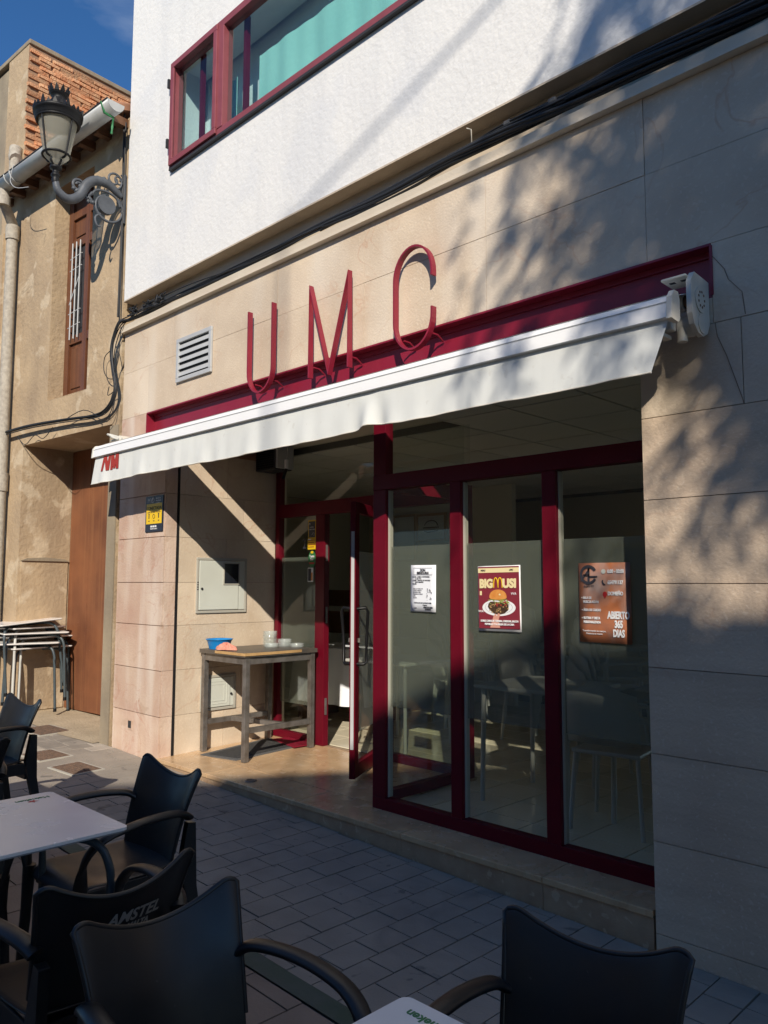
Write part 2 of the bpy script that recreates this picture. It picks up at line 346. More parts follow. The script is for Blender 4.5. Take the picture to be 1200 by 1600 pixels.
# rough concrete apron before the brown door and drain covers
ap = MB(); 
ap.grid(lambda a, b: (-10.6+a*3.68, -.34+a*.24+b*(1.1-a*.24)-.02*math.sin(a*17), zg(-10.6+a*3.68)+.006+.012*b+.004*math.sin(a*23)*math.sin(b*9)), 24, 8)
o = part(ap, 'concrete_apron', 'apron', None); o['kind'] = 'structure'
for (cx, cy, sx, sy, lab) in ((-7.72, -.18, .42, .34, 'farthest of three brown drain covers, nearest the rough concrete apron'), (-6.74, -.57, .34, .30, 'middle of three brown drain covers in the sunlit grey paving'), (-6.18, -.56, .36, .28, 'nearest brown drain cover, crossed by a chair back shadow')):
    t = thing('drain_cover', lab, 'drain cover', (cx, cy, zg(cx)+.003), .0, 'drain covers in the paving'); t.rotation_euler = (0, .03, .12)
    part(MB().box(-sx/2, sx/2, -sy/2, sy/2, -.02, .004), 'cover_frame', 'boxf', t, False)
    cv = MB().box(-sx/2+.02, sx/2-.02, -sy/2+.02, sy/2-.02, -.01, .006)
    for i in range(7):
        for j in range(6):
            x = -sx/2+.03+(sx-.06)*i/7; y = -sy/2+.03+(sy-.06)*j/6; cv.box(x, x+(sx-.06)/7-.012, y, y+(sy-.06)/6-.01, .006, .010)
    part(cv, 'cover_plate', 'cover', t, False)

# ================================================================ SHOP BUILDING
shop = thing('shop_building', 'pale stone fronted bar with white rendered upper floor and glazed shopfront', 'building', (-4.0, 0, 0))
XL = -6.72; XJ = -1.67; XP = -5.92; ZN = 2.673; NY = .07
# core (backing) masses
core = MB()
pc = MB(); pc.box(XL, XP-.02, .012, 1.25, -.25, ZN-.004); pc.box(XL, -6.275, .012, 1.25, ZN-.0035, 2.92)
core.box(XJ+.02, 4.6, .012, .45, -.45, ZN-.004); core.box(-1.312, 4.6, .012, .45, ZN-.0035, 2.848)
core.box(XL, 4.6, .10, .45, 2.92, 4.3)                # lintel zone behind
core.box(XL, 4.6, .012, .10, 2.925, 3.715)
core.box(-1.325, 4.6, .012, .10, 2.85, 2.925); core.box(XL, -6.262, .012, .10, 2.85, 2.925)
wall = part(core, 'facade_wall', 'mortar', shop); pier = part(pc, 'pier', 'redmortar', shop)
def slab(x0, x1, z0, z1, mt='stone', y=0., th=.012, g=.0013, parent=None):
    p = parent or wall
    me = MB().box(-(x1-x0)/2+g, (x1-x0)/2-g, 0, th, -(z1-z0)/2+g, (z1-z0)/2-g).mesh('stone_slab')
    o = link('stone_slab', me, mt, p); o.location = Vector(((x0+x1)/2, y+rnd.uniform(-.0012, .0012), (z0+z1)/2))-wloc(p)
    o.rotation_euler = (rnd.uniform(-.0012, .0012), 0, rnd.uniform(-.0012, .0012)); return o
# upper courses between fascia and ledge
c1 = [XL, -5.85, -5.2, -4.42, -3.52, -2.55, -1.62, -.72, .18, 1.1, 2.0, 2.9, 3.8, 4.6]
c2 = [XL, -6.26, -5.2, -4.42, -3.52, -2.55, -1.62, -.72, .18, 1.1, 2.0, 2.9, 3.8, 4.6]
for a, b in zip(c1, c1[1:]): slab(a, b, 3.335, 3.716)
for a, b in zip(c2, c2[1:]):
    if a < -1.7: slab(a, min(b, -1.325) if b > -1.7 else b, 2.912, 3.335)
    else: slab(a, b, 2.912, 3.335)
slab(XL, -6.262, 2.553, 2.912, 'pink'); slab(-6.262, XP, 2.553, ZN-.004, 'pink')
c3 = [-1.325, -.72, .18, 1.1, 2.0, 2.9, 3.8, 4.6]
for a, b in zip(c3, c3[1:]): slab(a, b, 2.553, 2.912)
slab(XJ, -1.325, 2.553, ZN-.005)
zc = [2.553, 2.178, 1.802, 1.425, 1.052, .676, .30, -.089, -.45]
for k, (zt, zb) in enumerate(zip(zc, zc[1:])):
    xs = [XJ, -1.02, -.1, .82, 1.74, 2.66, 3.58, 4.6] if k % 2 else [XJ, -.62, .3, 1.22, 2.14, 3.06, 4.6]
    if k == 0: xs[1] = -1.21
    for a, b in zip(xs, xs[1:]): slab(a, b, zb, zt, 'stonel' if k else 'stone', g=.0018)
# pier front and side courses
zp = [2.912, 2.553, 2.178, 1.812, 1.429, 1.070, .700, .327, -.10]
for k, (zt, zb) in enumerate(zip(zp, zp[1:])):
    if k == 0: continue
    xm = (-6.34, -6.42, -6.22, -6.45, -6.30)[k % 5] if k in (2, 4) else None
    if xm: slab(XL, xm, zb, zt, 'pink', g=.003, parent=pier); slab(xm, XP, zb, zt, 'pink', g=.003, parent=pier)
    else: slab(XL, XP, zb, zt, 'pink', g=.003, parent=pier)
def sslab(y0, y1, z0, z1, mt='stone', g=.0013):
    me = MB().box(-.02, 0, -(y1-y0)/2+g, (y1-y0)/2-g, -(z1-z0)/2+g, (z1-z0)/2-g).mesh('stone_slab')
    o = link('stone_slab', me, mt, wall); o.location = Vector((XP+.001+rnd.uniform(-.001, .001), (y0+y1)/2, (z0+z1)/2))-wloc(wall)
for k, (zt, zb) in enumerate(zip(zp, zp[1:])):
    if k == 0: continue
    zt_ = min(zt, ZN-.003)
    sslab(.0125, .118, zb, zt_, 'pink')
    ys = [.142, .62, 1.16] if k % 2 else [.142, .80, 1.16]
    for a, b in zip(ys, ys[1:]): sslab(a, b, zb, zt_)
part(MB().box(XP-.01, XP+.006, .121, .139, 0, ZN-.002), 'expansion_joint', 'rubber', wall)
# small broken vent hole in the pier
vh = part(MB().box(-6.43, -6.36, -.004, .0, .17, .25), 'vent_hole_surround', 'pink', wall)
part(MB().box(-6.425, -6.375, -.006, -.004, .185, .245), 'vent_hole', 'dark', vh)
# crack running down from the fascia corner
pts = [(-1.318, 2.85), (-1.27, 2.78), (-1.255, 2.73), (-1.20, 2.66), (-1.19, 2.56)]
for pl in (pts, [(-1.318, 2.553), (-1.31, 2.49), (-1.275, 2.40), (-1.245, 2.30), (-1.215, 2.20), (-1.211, 2.178)]):
    ck = MB()
    for (a, b), (c, d) in zip(pl, pl[1:]):
        ck.prism([(a-.0018, b), (a+.0018, b), (c+.0018, d), (c-.0018, d)], XZ(0), -.0028, .004)
    part(ck, 'crack', 'mortar', wall)
# ledge: moulding, groove with band, white wall above
part(MB().box(XL, 4.6, -.045, .10, 3.718, 3.735), 'ledge_fillet', 'ledge', shop)
lg = MB(); lg.prism([(-.04, 3.735), (.10, 3.735), (.10, 3.79), (-.028, 3.79), (-.045, 3.778)], lambda a, b, d: (d, a, b), XL-.01, 4.6)
led = part(lg, 'ledge_moulding', 'ledge', shop)
part(MB().box(XL, 4.6, .088, .12, 3.79, 4.03), 'ledge_groove', 'band', shop)
WY = -.02; WZ = 4.02
wx0, wx1, wz0, wz1 = -5.93, -2.0, 5.01, 5.97
uw = MB()
uw.box(XL, wx0, WY, .3, WZ+.012, 9.0); uw.box(wx1, 4.6, WY, .3, WZ+.012, 9.0); uw.box(wx0, wx1, WY, .3, WZ+.012, wz0); uw.box(wx0, wx1, WY, .3, wz1, 9.0)
upper = part(uw, 'upper_wall', 'white', shop)
part(MB().box(XL, 4.6, WY-.006, .3, WZ, WZ+.012), 'render_drip_edge', 'whiteedge', upper)
part(MB().box(XL-.001, 4.6, .32, 6.5, WZ, 9.0), 'upper_mass', 'white', upper)
# upper window
fy0, fy1 = -.04, .05
xs = [wx0, -5.17, wx1]
uf = MB(); w = .05
uf.box(wx0-.012, wx1, fy0, fy1, wz0-.012, wz0+w); uf.box(wx0-.012, wx1, fy0, fy1, wz1-w, wz1+.012)
for x in (wx0-.012, wx1-w): uf.box(x, x+w+.012, fy0, fy1, wz0+w, wz1-w)
for x in xs[1:2]: uf.box(x-.045, x+.045, fy0-.004, fy1, wz0+w, wz1-w)
uwin = part(uf, 'upper_window', 'redwin', shop, bevel=.004)
sf = MB(); a, b = wx0+.01, xs[1]-.03
sf.box(a, b, fy0-.02, fy0-.001, wz0+.012, wz0+.062); sf.box(a, b, fy0-.02, fy0-.001, wz1-.062, wz1-.012); sf.box(a, a+.05, fy0-.02, fy0-.001, wz0+.062, wz1-.062); sf.box(b-.05, b, fy0-.02, fy0-.001, wz0+.062, wz1-.062)
part(sf, 'sash', 'redwin', uwin, bevel=.004)
for a, b in zip(xs, xs[1:]): part(MB().box(a+.05, b-.045, .005, .011, wz0+w, wz1-w), 'pane', 'glassw', uwin)
for z in (5.2, 5.75): part(MB().box(wx0-.032, wx0-.010, fy0-.025, fy0-.002, z, z+.08), 'hinge', 'dark', uwin)
part(MB().box(wx0+.01, wx1, fy0-.012, WY-.0005, wz0-.03, wz0-.012), 'sill_shade_strip', 'dark', uwin)  # dark strip drawn for the shade below the window frame
rm = MB(); rm.box(wx0-.3, wx1+.3, 1.5, 1.6, 4.6, 6.4); rm.box(wx0-.3, wx1+.3, .3, 1.5, 6.35, 6.4); rm.box(wx0-.35, wx0-.3, .3, 1.6, 4.6, 6.4); rm.box(wx1+.3, wx1+.35, .3, 1.6, 4.6, 6.4)
part(rm, 'room_lining', 'cream', uwin)
def curtain(x0, x1, y, z0, z1, fold):
    c = MB(); c.grid(lambda u, v: (x0+(x1-x0)*u, y+.007*math.sin(u*fold)*(1.1-v*.4)+.004*math.sin(u*fold*2.3+1), z0+(z1-z0)*v-.03*math.sin(u*3.1)*v), 90, 6)
    return part(c, 'curtain', 'tealc', uwin)
curtain(-4.86, -2.1, .12, 4.9, 5.60, 34); curtain(-5.60, -5.22, .16, 4.9, 5.62, 22)
part(MB().box(-5.63, -5.60, .06, .10, wz0, wz1), 'inner_frame', 'redframe', uwin)
part(MB().box(-4.99, -4.955, .06, .10, wz0, wz1), 'inner_frame', 'redframe', uwin)
# red fascia niche
nb = MB()
nb.box(-6.262, -1.325, NY, NY+.028, ZN, 2.90)
nb.box(-6.262, -1.325, -.006, NY-.0005, 2.9005, 2.9115)
nb.box(-6.268, -6.256, -.006, NY-.0005, ZN+.005, 2.900); nb.box(-1.331, -1.319, -.006, NY-.0005, ZN+.005, 2.900)
fas = part(nb, 'red_fascia', 'red', shop)
part(MB().box(-6.25, -1.335, NY-.012, NY-.0006, 2.872, 2.8995), 'fascia_trim', 'red', fas)

# porch + shop interior
FZ = lambda y: .035*min(max(y, 0), 1.15)/1.15
sp = []
cutx = [-6.0, -5.2, -4.15, -3.2, -2.25, -1.68]
stepb = part(MB().box(-5.915, -1.69, .03, 1.14, -.4, -.035), 'step_core', 'mortar', shop)
for a, b in zip(cutx, cutx[1:]):
    a_ = max(a, -5.945); g = .0015
    me = MB(); me.add([(x, y, z+FZ(y)) for z in (-.032, 0) for y in (-.002, .30) for x in (a_+g, b-g)], [(0, 2, 3, 1), (4, 5, 7, 6), (0, 1, 5, 4), (2, 6, 7, 3), (0, 4, 6, 2), (1, 3, 7, 5)])
    part(me, 'step_tread', 'step', stepb, bevel=.004)
    part(MB().box(a_+g, b-g, .008, .028, -.34, -.0335), 'step_riser', 'stepr', stepb)
for a, b in ((-5.915, -5.1), (-5.1, -4.2), (-4.2, -3.62)):
    for y0, y1 in ((.303, .73), (.733, 1.16)):
        me = MB(); g = .001
        me.add([(x, y, z+FZ(y)) for z in (-.032, 0) for y in (y0, y1) for x in (a+g, b-g)], [(0, 2, 3, 1), (4, 5, 7, 6), (0, 1, 5, 4), (2, 6, 7, 3), (0, 4, 6, 2), (1, 3, 7, 5)])
        part(me, 'porch_slab', 'step', stepb)
part(MB().box(-5.92, -1.69, NY+.03, 1.3, ZN+.002, 2.9), 'porch_ceiling', 'cream', shop)
# interior shell
IX0, IX1, IY1, IZ = -8.6, 2.2, 6.2, 2.62
sh = MB(); sh.box(IX0-.1, IX0, 1.3, IY1, 0, IZ); sh.box(IX0, -1.6, IY1, IY1+.1, 0, IZ); sh.box(-1.6, IX1, IY1, IY1+.1, 2.3, IZ); sh.box(IX1, IX1+.1, .45, IY1, 0, IZ); sh.box(IX0, -5.93, 1.255, 1.3, 0, IZ); sh.box(XJ+.02, IX1, .452, .50, 0, IZ)  # back wall left open at right: unseen opening added to let daylight in
room = part(sh, 'room_wall', 'cream', shop)
fl = part(MB().box(IX0, -3.612, 1.221, IY1, -.06, .012).box(-3.6115, IX1, .3105, IY1, -.06, .012), 'shop_floor', 'grout', shop)
ts = .333
tm = MB().box(-ts/2+.004, ts/2-.004, -ts/2+.004, ts/2-.004, -.004, .004).mesh('floor_tile'); tm.materials.append(M['tile'])
nT = 0
for i in range(-24, 6):
    for j in range(0, 18):
        x = i*ts+.1; y = .4785+j*ts
        if y < 1.39 and not (-3.66 < x < XJ+.35): continue
        if x < IX0 or nT > 295 or y > 4.6 or x < -7.6 or x > -.2: continue
        o = bpy.data.objects.new('floor_tile', tm); COL.objects.link(o); o.parent = fl; o.location = Vector((x, y, .016))-wloc(fl); nT += 1
part(MB().box(-5.9, -3.6, 1.16, 1.22, -.05, .0365), 'threshold', 'stepr', shop)
ce = part(MB().box(IX0, -3.6405, 1.22, IY1, IZ, IZ+.2).box(-3.64, IX1, .33, IY1, IZ, IZ+.2), 'shop_ceiling', 'ceilg', shop)
cm = MB().box(-.29, .29, -.29, .29, -.012, -.001).mesh('ceiling_panel'); cm.materials.append(M['ceil'])
for i in range(14):
    for j in range(9):
        x = -8.2+i*.6; y = .66+j*.6
        if x > 0 or (y < 1 and x < -3.65): continue
        edge = y < 1.5 and x < -3.65
        o = bpy.data.objects.new('ceiling_panel', cm); COL.objects.link(o); o.parent = ce; o.location = Vector((x, 1.395 if edge else y, IZ))-wloc(ce); o.scale.y = .55 if edge else 1

# storefront bay
GY = .275; F0, F1 = .24, .31
bf = MB()
posts = [(-3.673, -3.56), (-3.022, -2.939), (-2.375, -2.287), (-1.715, -1.655)]
for a, b in posts: bf.box(a, b, F0, F1, .08, 2.03)
bf.box(-3.673, -1.655, F0, F1, -.02, .08); bf.box(-3.673, -1.655, F0-.004, F1, 2.03, 2.128)
for a, b in (posts[0], posts[3]): bf.box(a, b, F0, F1, 2.128, ZN)
bf.box(-3.56, -1.715, F0, F1, ZN-.05, ZN)
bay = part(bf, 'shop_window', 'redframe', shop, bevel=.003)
gk = MB()
for a, b in posts[:3]: gk.box(b, b+.006, F0+.025, F1-.005, .085, 2.025)
o = part(gk, 'glazing_gasket', 'boxf', bay); o['kind'] = 'stuff'
for (a, b), (c, d) in zip(posts, posts[1:]):
    part(MB().box(b+.010, c, GY, GY+.006, .08, 2.03), 'pane', 'glass', bay)
    part(MB().box(b+.012, c-.002, GY+.008, GY+.0085, .645, 1.66), 'frosted_film', 'film', bay)
part(MB().box(-3.56, -1.715, GY, GY+.006, 2.128, ZN-.05), 'transom_pane', 'glass', bay)
# side of bay (faces the porch)
sb = MB(); sb.box(-3.673, -3.61, F1+.001, 1.15, .036, .10); sb.box(-3.673, -3.61, F1+.001, 1.15, 2.03, 2.128); sb.box(-3.673, -3.61, F1+.001, 1.15, ZN-.04, ZN)
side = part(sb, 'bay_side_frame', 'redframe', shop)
part(MB().box(-3.645, -3.639, F1+.001, 1.15, .10, 2.03), 'pane', 'glass', side)
part(MB().box(-3.645, -3.639, F1+.001, 1.15, 2.128, ZN-.04), 'pane', 'glass', side)
# porch back frame with fixed panel and door opening
PY0, PY1 = 1.15, 1.21
pf = MB()
for a, b, zt_ in ((-5.90, -5.845, ZN), (-5.325, -5.205, 2.03), (-4.50, -4.42, 2.03), (-3.70, -3.61, 2.03)): pf.box(a, b, PY0, PY1, .037, zt_)
for a, b in ((-5.845, -5.325), (-4.42, -3.70)): pf.box(a, b, PY0, PY1, .037, .10)
pf.box(-5.845, -3.61, PY0-.002, PY1, 2.0305, 2.15)
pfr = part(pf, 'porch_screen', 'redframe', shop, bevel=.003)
part(MB().box(-5.845, -5.325, 1.178, 1.184, .10, 2.03), 'pane', 'glass', pfr); part(MB().box(-4.42, -3.70, 1.178, 1.184, .10, 2.03), 'pane', 'glass', pfr)
part(MB().box(-5.845, -5.325, 1.1865, 1.187, .35, 1.66), 'frosted_film', 'film', pfr)
part(MB().box(-5.845, -3.61, 1.178, 1.184, 2.15, ZN), 'transom_pane', 'glass', pfr)
lk = MB()
for z in (1.62, 1.08, .30): lk.box(-5.204, -5.196, 1.165, 1.185, z, z+.14)
part(lk, 'strike_plate', 'steel', pfr)
# open door leaf: hinge (-4.5,1.15) to (-4.17,.524)
ang = math.atan2(.524-1.13, -4.17+4.5); wl = .69
leaf = bpy.data.objects.new('door', None)
lf = MB(); lf.box(0, .075, -.022, .022, .045, 2.02); lf.box(wl-.085, wl, -.022, .022, .045, 2.02); lf.box(.075, wl-.085, -.022, .022, .045, .14); lf.box(.075, wl-.085, -.022, .022, 1.94, 2.02)
leaf = link('door', lf.mesh('door'), 'redframe', shop, bevel=.003); leaf.location = Vector((-4.5, 1.13, 0))-wloc(shop); leaf.rotation_euler = (0, 0, ang)
link('pane', MB().box(.075, wl-.085, -.003, .003, .14, 1.94).mesh('pane'), 'glass', leaf)
link('frosted_film', MB().box(.077, wl-.087, .005, .0056, .35, 1.66).mesh('frosted_film'), 'film', leaf)
link('lock_rail', MB().box(wl+.0005, wl+.004, -.012, .012, .25, 1.80).mesh('lock_rail'), 'grille', leaf)
hd = MB()
for s in (1, -1):
    hd.tube([(wl-.045, s*.022, 1.24), (wl-.045, s*.085, 1.25), (wl-.05, s*.10, 1.22), (wl-.06, s*.088, 1.03), (wl-.06, s*.085, .86), (wl-.045, s*.07, .845), (wl-.045, s*.022, .845)], .012, 8)
link('handle', hd.mesh('handle'), 'black', leaf)
hk = MB()
for s in (1, -1): hk.lathe([(.012, 0), (.012, .03)], (wl-.045, s*.035, 1.0), 10)
link('lock_cylinder', hk.mesh('lock_cylinder'), 'steel', leaf)
cl = MB(); cl.box(-4.42, -4.36, 1.06, 1.145, 2.04, 2.10); cl.tube([(-4.39, 1.06, 2.05), (-4.25, .86, 2.05)], .01, 6)
part(cl, 'door_closer', 'redframe', pfr)

# interior furniture (seen through the glass)
def stack_chair(x, y, rz, n, lab):
    for k in range(n):
        t = thing('stacking_chair', (('lowest', 'second lowest', 'third lowest', 'fourth lowest', 'second highest' if n == 6 else 'topmost', 'topmost')[k]+' '+lab) if n > 1 else 'pale chair standing alone behind the right glass pane', 'chair', (x+.02*k*math.sin(rz), y-.02*k*math.cos(rz), .02+.10*k), rz, 'pale chairs stacked inside the bar')
        b = MB(); b.box(-.2, .2, -.2, .2, .43, .455); part(b, 'seat', 'tubelt', t, False, bevel=.01)
        b = MB(); b.grid(lambda u, v: (-.21+.42*u, .2+.06*v-.04*math.sin(u*3.14)*-1, .5+.32*v+.04*math.cos((u-.5)*6.28)*v), 7, 4); part(b, 'backrest', 'tubelt', t, False, solid=.012)
        for sx in (-1, 1):
            for sy in (-1, 1):
                part(MB().tube([(sx*.18, sy*.18, .44), (sx*.21, sy*.21, 0)], .014, 6), 'leg', 'tubelt', t, False)
stack_chair(-5.15, 2.9, 2.6, 6, 'pale chair of the left stack behind the frosted glass')
stack_chair(-4.1, 2.7, 2.9, 5, 'pale chair of the middle stack behind the frosted glass')
stack_chair(-2.9, 1.9, 2.4, 6, 'pale chair of the right stack behind the frosted glass')
stack_chair(-2.35, .95, 3.3, 1, '')
def in_table(x, y, lab, dark=False, w=.7):
    t = thing('indoor_table', lab, 'table', (x, y, .02), .05, 'tables inside the bar')
    part(MB().box(-w/2, w/2, -w/2, w/2, .72, .745), 'tabletop', 'dark' if dark else 'tubelt', t, False, bevel=.006)
    for sx in (-1, 1):
        for sy in (-1, 1): part(MB().tube([(sx*(w/2-.05), sy*(w/2-.05), .72), (sx*(w/2-.04), sy*(w/2-.04), 0)], .016, 6), 'leg', 'tubelt', t, False)
in_table(-4.85, 1.75, 'pale indoor table behind the pane with the white notice'); in_table(-2.95, 1.15, 'pale indoor table behind the burger poster pane')
in_table(-2.05, 1.35, 'dark indoor table behind the pane with the gym poster', True, .8)
t = thing('dark_sideboard', 'dark wooden bench and shelf seen through the open doorway', 'sideboard', (-6.9, 3.2, .02))
part(MB().box(-.9, .9, -.3, .3, 0, .42), 'base', 'brownwood', t, False); part(MB().box(-.9, .9, .2, .3, .78, 1.05), 'back_board', 'brownwood', t, False); part(MB().box(-.9, .9, .2, .3, 1.12, 1.32), 'back_board', 'brownwood', t, False)
t = thing('draped_table', 'low table under a long white cloth inside the doorway', 'table', (-6.15, 2.3, .02), .1)
dc = MB(); dc.grid(lambda u, v: ((-.45+.9*u)*(1.0+.06*v), -.32-.06*v-.018*math.sin(u*26)*v, .75-.55*v), 40, 5); dc.add([(-.45, -.32, .75), (.45, -.32, .75), (.45, .32, .75), (-.45, .32, .75)], [(0, 1, 2, 3)]); dc.grid(lambda u, v: (.45+.06*v+.015*math.sin(u*20)*v, -.32+.64*u, .75-.55*v), 24, 5)
part(dc, 'tablecloth', 'paper', t, False); 
for sx in (-1, 1): part(MB().box(sx*.4-.03, sx*.4+.03, -.28, .28, 0, .6), 'leg', 'brownwood', t, False)
for (x, z, w, h, y, ins, lab) in ((-7.1, 2.02, .42, .62, 4.2, 0, 'wooden picture frame on the wall seen through the doorway'), (-6.63, 2.14, .5, .36, 4.2, 1, 'framed burger drawing seen above the white notice')):
    t = thing('picture_frame', lab, 'picture', (x, y, z)); f = MB(); e = .03
    f.box(-w/2, w/2, -.02, .01, -h/2, -h/2+e); f.box(-w/2, w/2, -.02, .01, h/2-e, h/2); f.box(-w/2, -w/2+e, -.02, .01, -h/2+e, h/2-e); f.box(w/2-e, w/2, -.02, .01, -h/2+e, h/2-e)
    part(f, 'frame', 'chip', t, False); part(MB().box(-w/2+e, w/2-e, -.008, .008, -h/2+e, h/2-e), 'print', 'paper', t, False)
    if ins:
        d = MB(); d.tube([(.11*math.cos(a*.3), -.014, .02+.07*math.sin(a*.3)) for a in range(11)], .007, 5); d.tube([(-.13, -.014, 0), (.13, -.014, 0)], .008, 5); d.tube([(-.12, -.014, -.04), (-.05, -.014, -.06), (.05, -.014, -.05), (.12, -.014, -.04)], .007, 5)
        part(d, 'burger_drawing', 'ink', t, False)
pw = part(MB().box(-7.8, -5.4, 4.22, 4.30, 0, IZ-.02), 'partition_wall', 'cream', shop)

# ================================================================ THINGS ON THE FACADE
# vent grille
t = thing('vent_grille', 'square grey louvred vent grille in the stone above the left end of the awning', 'vent', (-5.505, 0, 3.27))
w, h = .262, .185; f = MB(); e = .035
f.box(-w, w, -.022, -.002, -h, -h+e); f.box(-w, w, -.022, -.002, h-e, h); f.box(-w, -w+e, -.022, -.002, -h+e, h-e); f.box(w-e, w, -.022, -.002, -h+e, h-e)
part(f, 'frame', 'grille', t, False, bevel=.003); part(MB().box(-w+e, w-e, -.0035, -.0025, -h+e, h-e), 'backing', 'dark', t, False)
for k in range(5):
    z = -h+e+.012+k*.058; s = MB(); s.add([(-w+e, -.018, z), (w-e, -.018, z), (w-e, -.004, z+.034), (-w+e, -.004, z+.034), (-w+e, -.018, z+.006), (w-e, -.018, z+.006), (w-e, -.004, z+.040), (-w+e, -.004, z+.040)], [(0, 1, 2, 3), (4, 7, 6, 5), (0, 4, 5, 1), (3, 2, 6, 7)])
    part(s, 'slat', 'grille', t, False)
# sign letters (flat bar, depth -.068 .. -.029)
def bar_letter(name, label, loc, paths, th=.012):
    t = thing(name, label, 'sign letter', loc, 0, 'red metal letters of the bar sign')
    for p in paths:
        b = MB(); n = len(p); offs = []
        for i in range(n):
            a = Vector(p[max(i-1, 0)]); c = Vector(p[min(i+1, n-1)]); d = (c-a).normalized(); nn = Vector((-d.y, d.x)); k = 1.
            if 0 < i < n-1:
                d1 = (Vector(p[i])-a).normalized(); k = 1/max(.45, abs(Vector((-d1.y, d1.x)).dot(nn)))
            offs.append((Vector(p[i])+nn*th/2*k, Vector(p[i])-nn*th/2*k))
        vs = []
        for l, r_ in offs: vs += [(l.x, -.068, l.y), (r_.x, -.068, r_.y), (r_.x, -.029, r_.y), (l.x, -.029, l.y)]
        fs = [(0, 1, 2, 3), ((n-1)*4+3, (n-1)*4+2, (n-1)*4+1, (n-1)*4)]
        for i in range(n-1):
            for k in range(4): fs.append((i*4+k, (i+1)*4+k, (i+1)*4+(k+1) % 4, i*4+(k+1) % 4))
        b.add(vs, fs); part(b, 'letter_bar', 'letter', t, False)
    return t
def arc(cx, cz, rx, rz, a0, a1, n): return [(cx+rx*math.cos(R(a0+(a1-a0)*i/n)), cz+rz*math.sin(R(a0+(a1-a0)*i/n))) for i in range(n+1)]
x0, x1, zb, zt = 0, .287, 0, .625; rx = (x1-x0)/2
tU = bar_letter('sign_letter', 'first red sign letter, a U of flat metal bar left of the M', (-4.682, 0, 2.79), [[(x0, zt)]+arc(rx, .165, rx, .165, 180, 360, 20)+[(x1, zt)]])
tM = bar_letter('sign_letter', 'middle red sign letter, an M of flat metal bar', (-3.985, 0, 2.79), [[(0, 0), (0, .625), (.195, .0), (.385, .625), (.385, 0)]])
tC = bar_letter('sign_letter', 'last red sign letter, a tall narrow C right of the M', (-3.193, 0, 2.79), [[(.30, .405)]+arc(.15, .435, .15, .185, 0, 180, 20)+arc(.15, .185, .15, .185, 180, 360, 20)+[(.30, .22)]])
for t, xs in ((tU, (.05, .25)), (tM, (.01, .375)), (tC, (.05, .27))):
    for x in xs: part(MB().tube([(x, -.03, .075), (x+.01, .01, .07), (x+.012, .0585, .04)], .006, 6), 'bracket', 'letter', t, False)

# awning
aw = thing('awning', 'white retractable awning with scalloped valance over the shopfront', 'awning', (-4.0, -.1, 2.63))
roll_ = MB(); roll_.tube([(-6.35, -.105, 2.636), (-1.40, -.105, 2.636)], .040, 14)
part(roll_, 'fabric_roll', 'awn', aw)
part(MB().tube([(-1.40, -.105, 2.636), (-1.362, -.105, 2.636)], .030, 12), 'roll_tube', 'rust', aw)
fs_ = MB(); fs_.grid(lambda u, v: (-6.5+5.12*u, -.105-.175*v, 2.676-.052*v-.01*math.sin(v*3.14)), 20, 4); part(fs_, 'canvas', 'awn', aw)
fb = MB(); prof = [(-.325, 2.515), (-.318, 2.585), (-.30, 2.612), (-.275, 2.620), (-.262, 2.60), (-.262, 2.53), (-.27, 2.512)]
fb.prism(prof, lambda a, b, d: (d, a, b), -6.595, -1.385); part(fb, 'front_bar', 'awnbar', aw)
part(MB().box(-6.59, -1.39, -.3215, -.3195, 2.578, 2.582), 'bar_groove', 'grille', aw)
ec = MB().prism([(-.335, 2.505), (-.325, 2.60), (-.30, 2.63), (-.265, 2.63), (-.252, 2.60), (-.252, 2.515), (-.27, 2.50)], lambda a, b, d: (d, a, b), -1.385, -1.362); ec2 = MB().prism([(-.330, 2.51), (-.322, 2.59), (-.30, 2.618), (-.26, 2.625), (-.26, 2.515)], lambda a, b, d: (d, a, b), -6.615, -6.595)
part(ec, 'bar_end_cap', 'awnmetal', aw); part(ec2, 'bar_end_cap', 'awnmetal', aw)
def val(u, v):
    xb = -6.59+5.20*u+(-.035*(1-u)-.075*u)*v
    kink = math.exp(-((xb+3.12)/.12)**2)
    fold = sum(a*math.sin(f*xb+p) for a, f, p in ((.0035, 9, 0), (.003, 21, 1), (.0025, 33, 2.2), (.003, 5.1, .4)))*(1-.35*u)
    y = -.300-.012*v+fold*v*1.4+.035*kink*(v-.15)*math.sin((xb+3.12)*26)-.012*math.exp(-((xb+5.75)/.05)**2)*v
    z = 2.512-.212*v+.002*math.sin(xb*7.3)*v+.004*math.sin(xb*2.1+1)*v+kink*.018*v-.020*(1-u)*v
    return (xb, y, z)
vl = MB(); vl.grid(val, 260, 8); valance = part(vl, 'valance', 'awn', aw)
hm = MB(); hm.tube([val(i/200, 1.) for i in range(201)], .0045, 6); part(hm, 'valance_hem', 'awnmetal', valance)
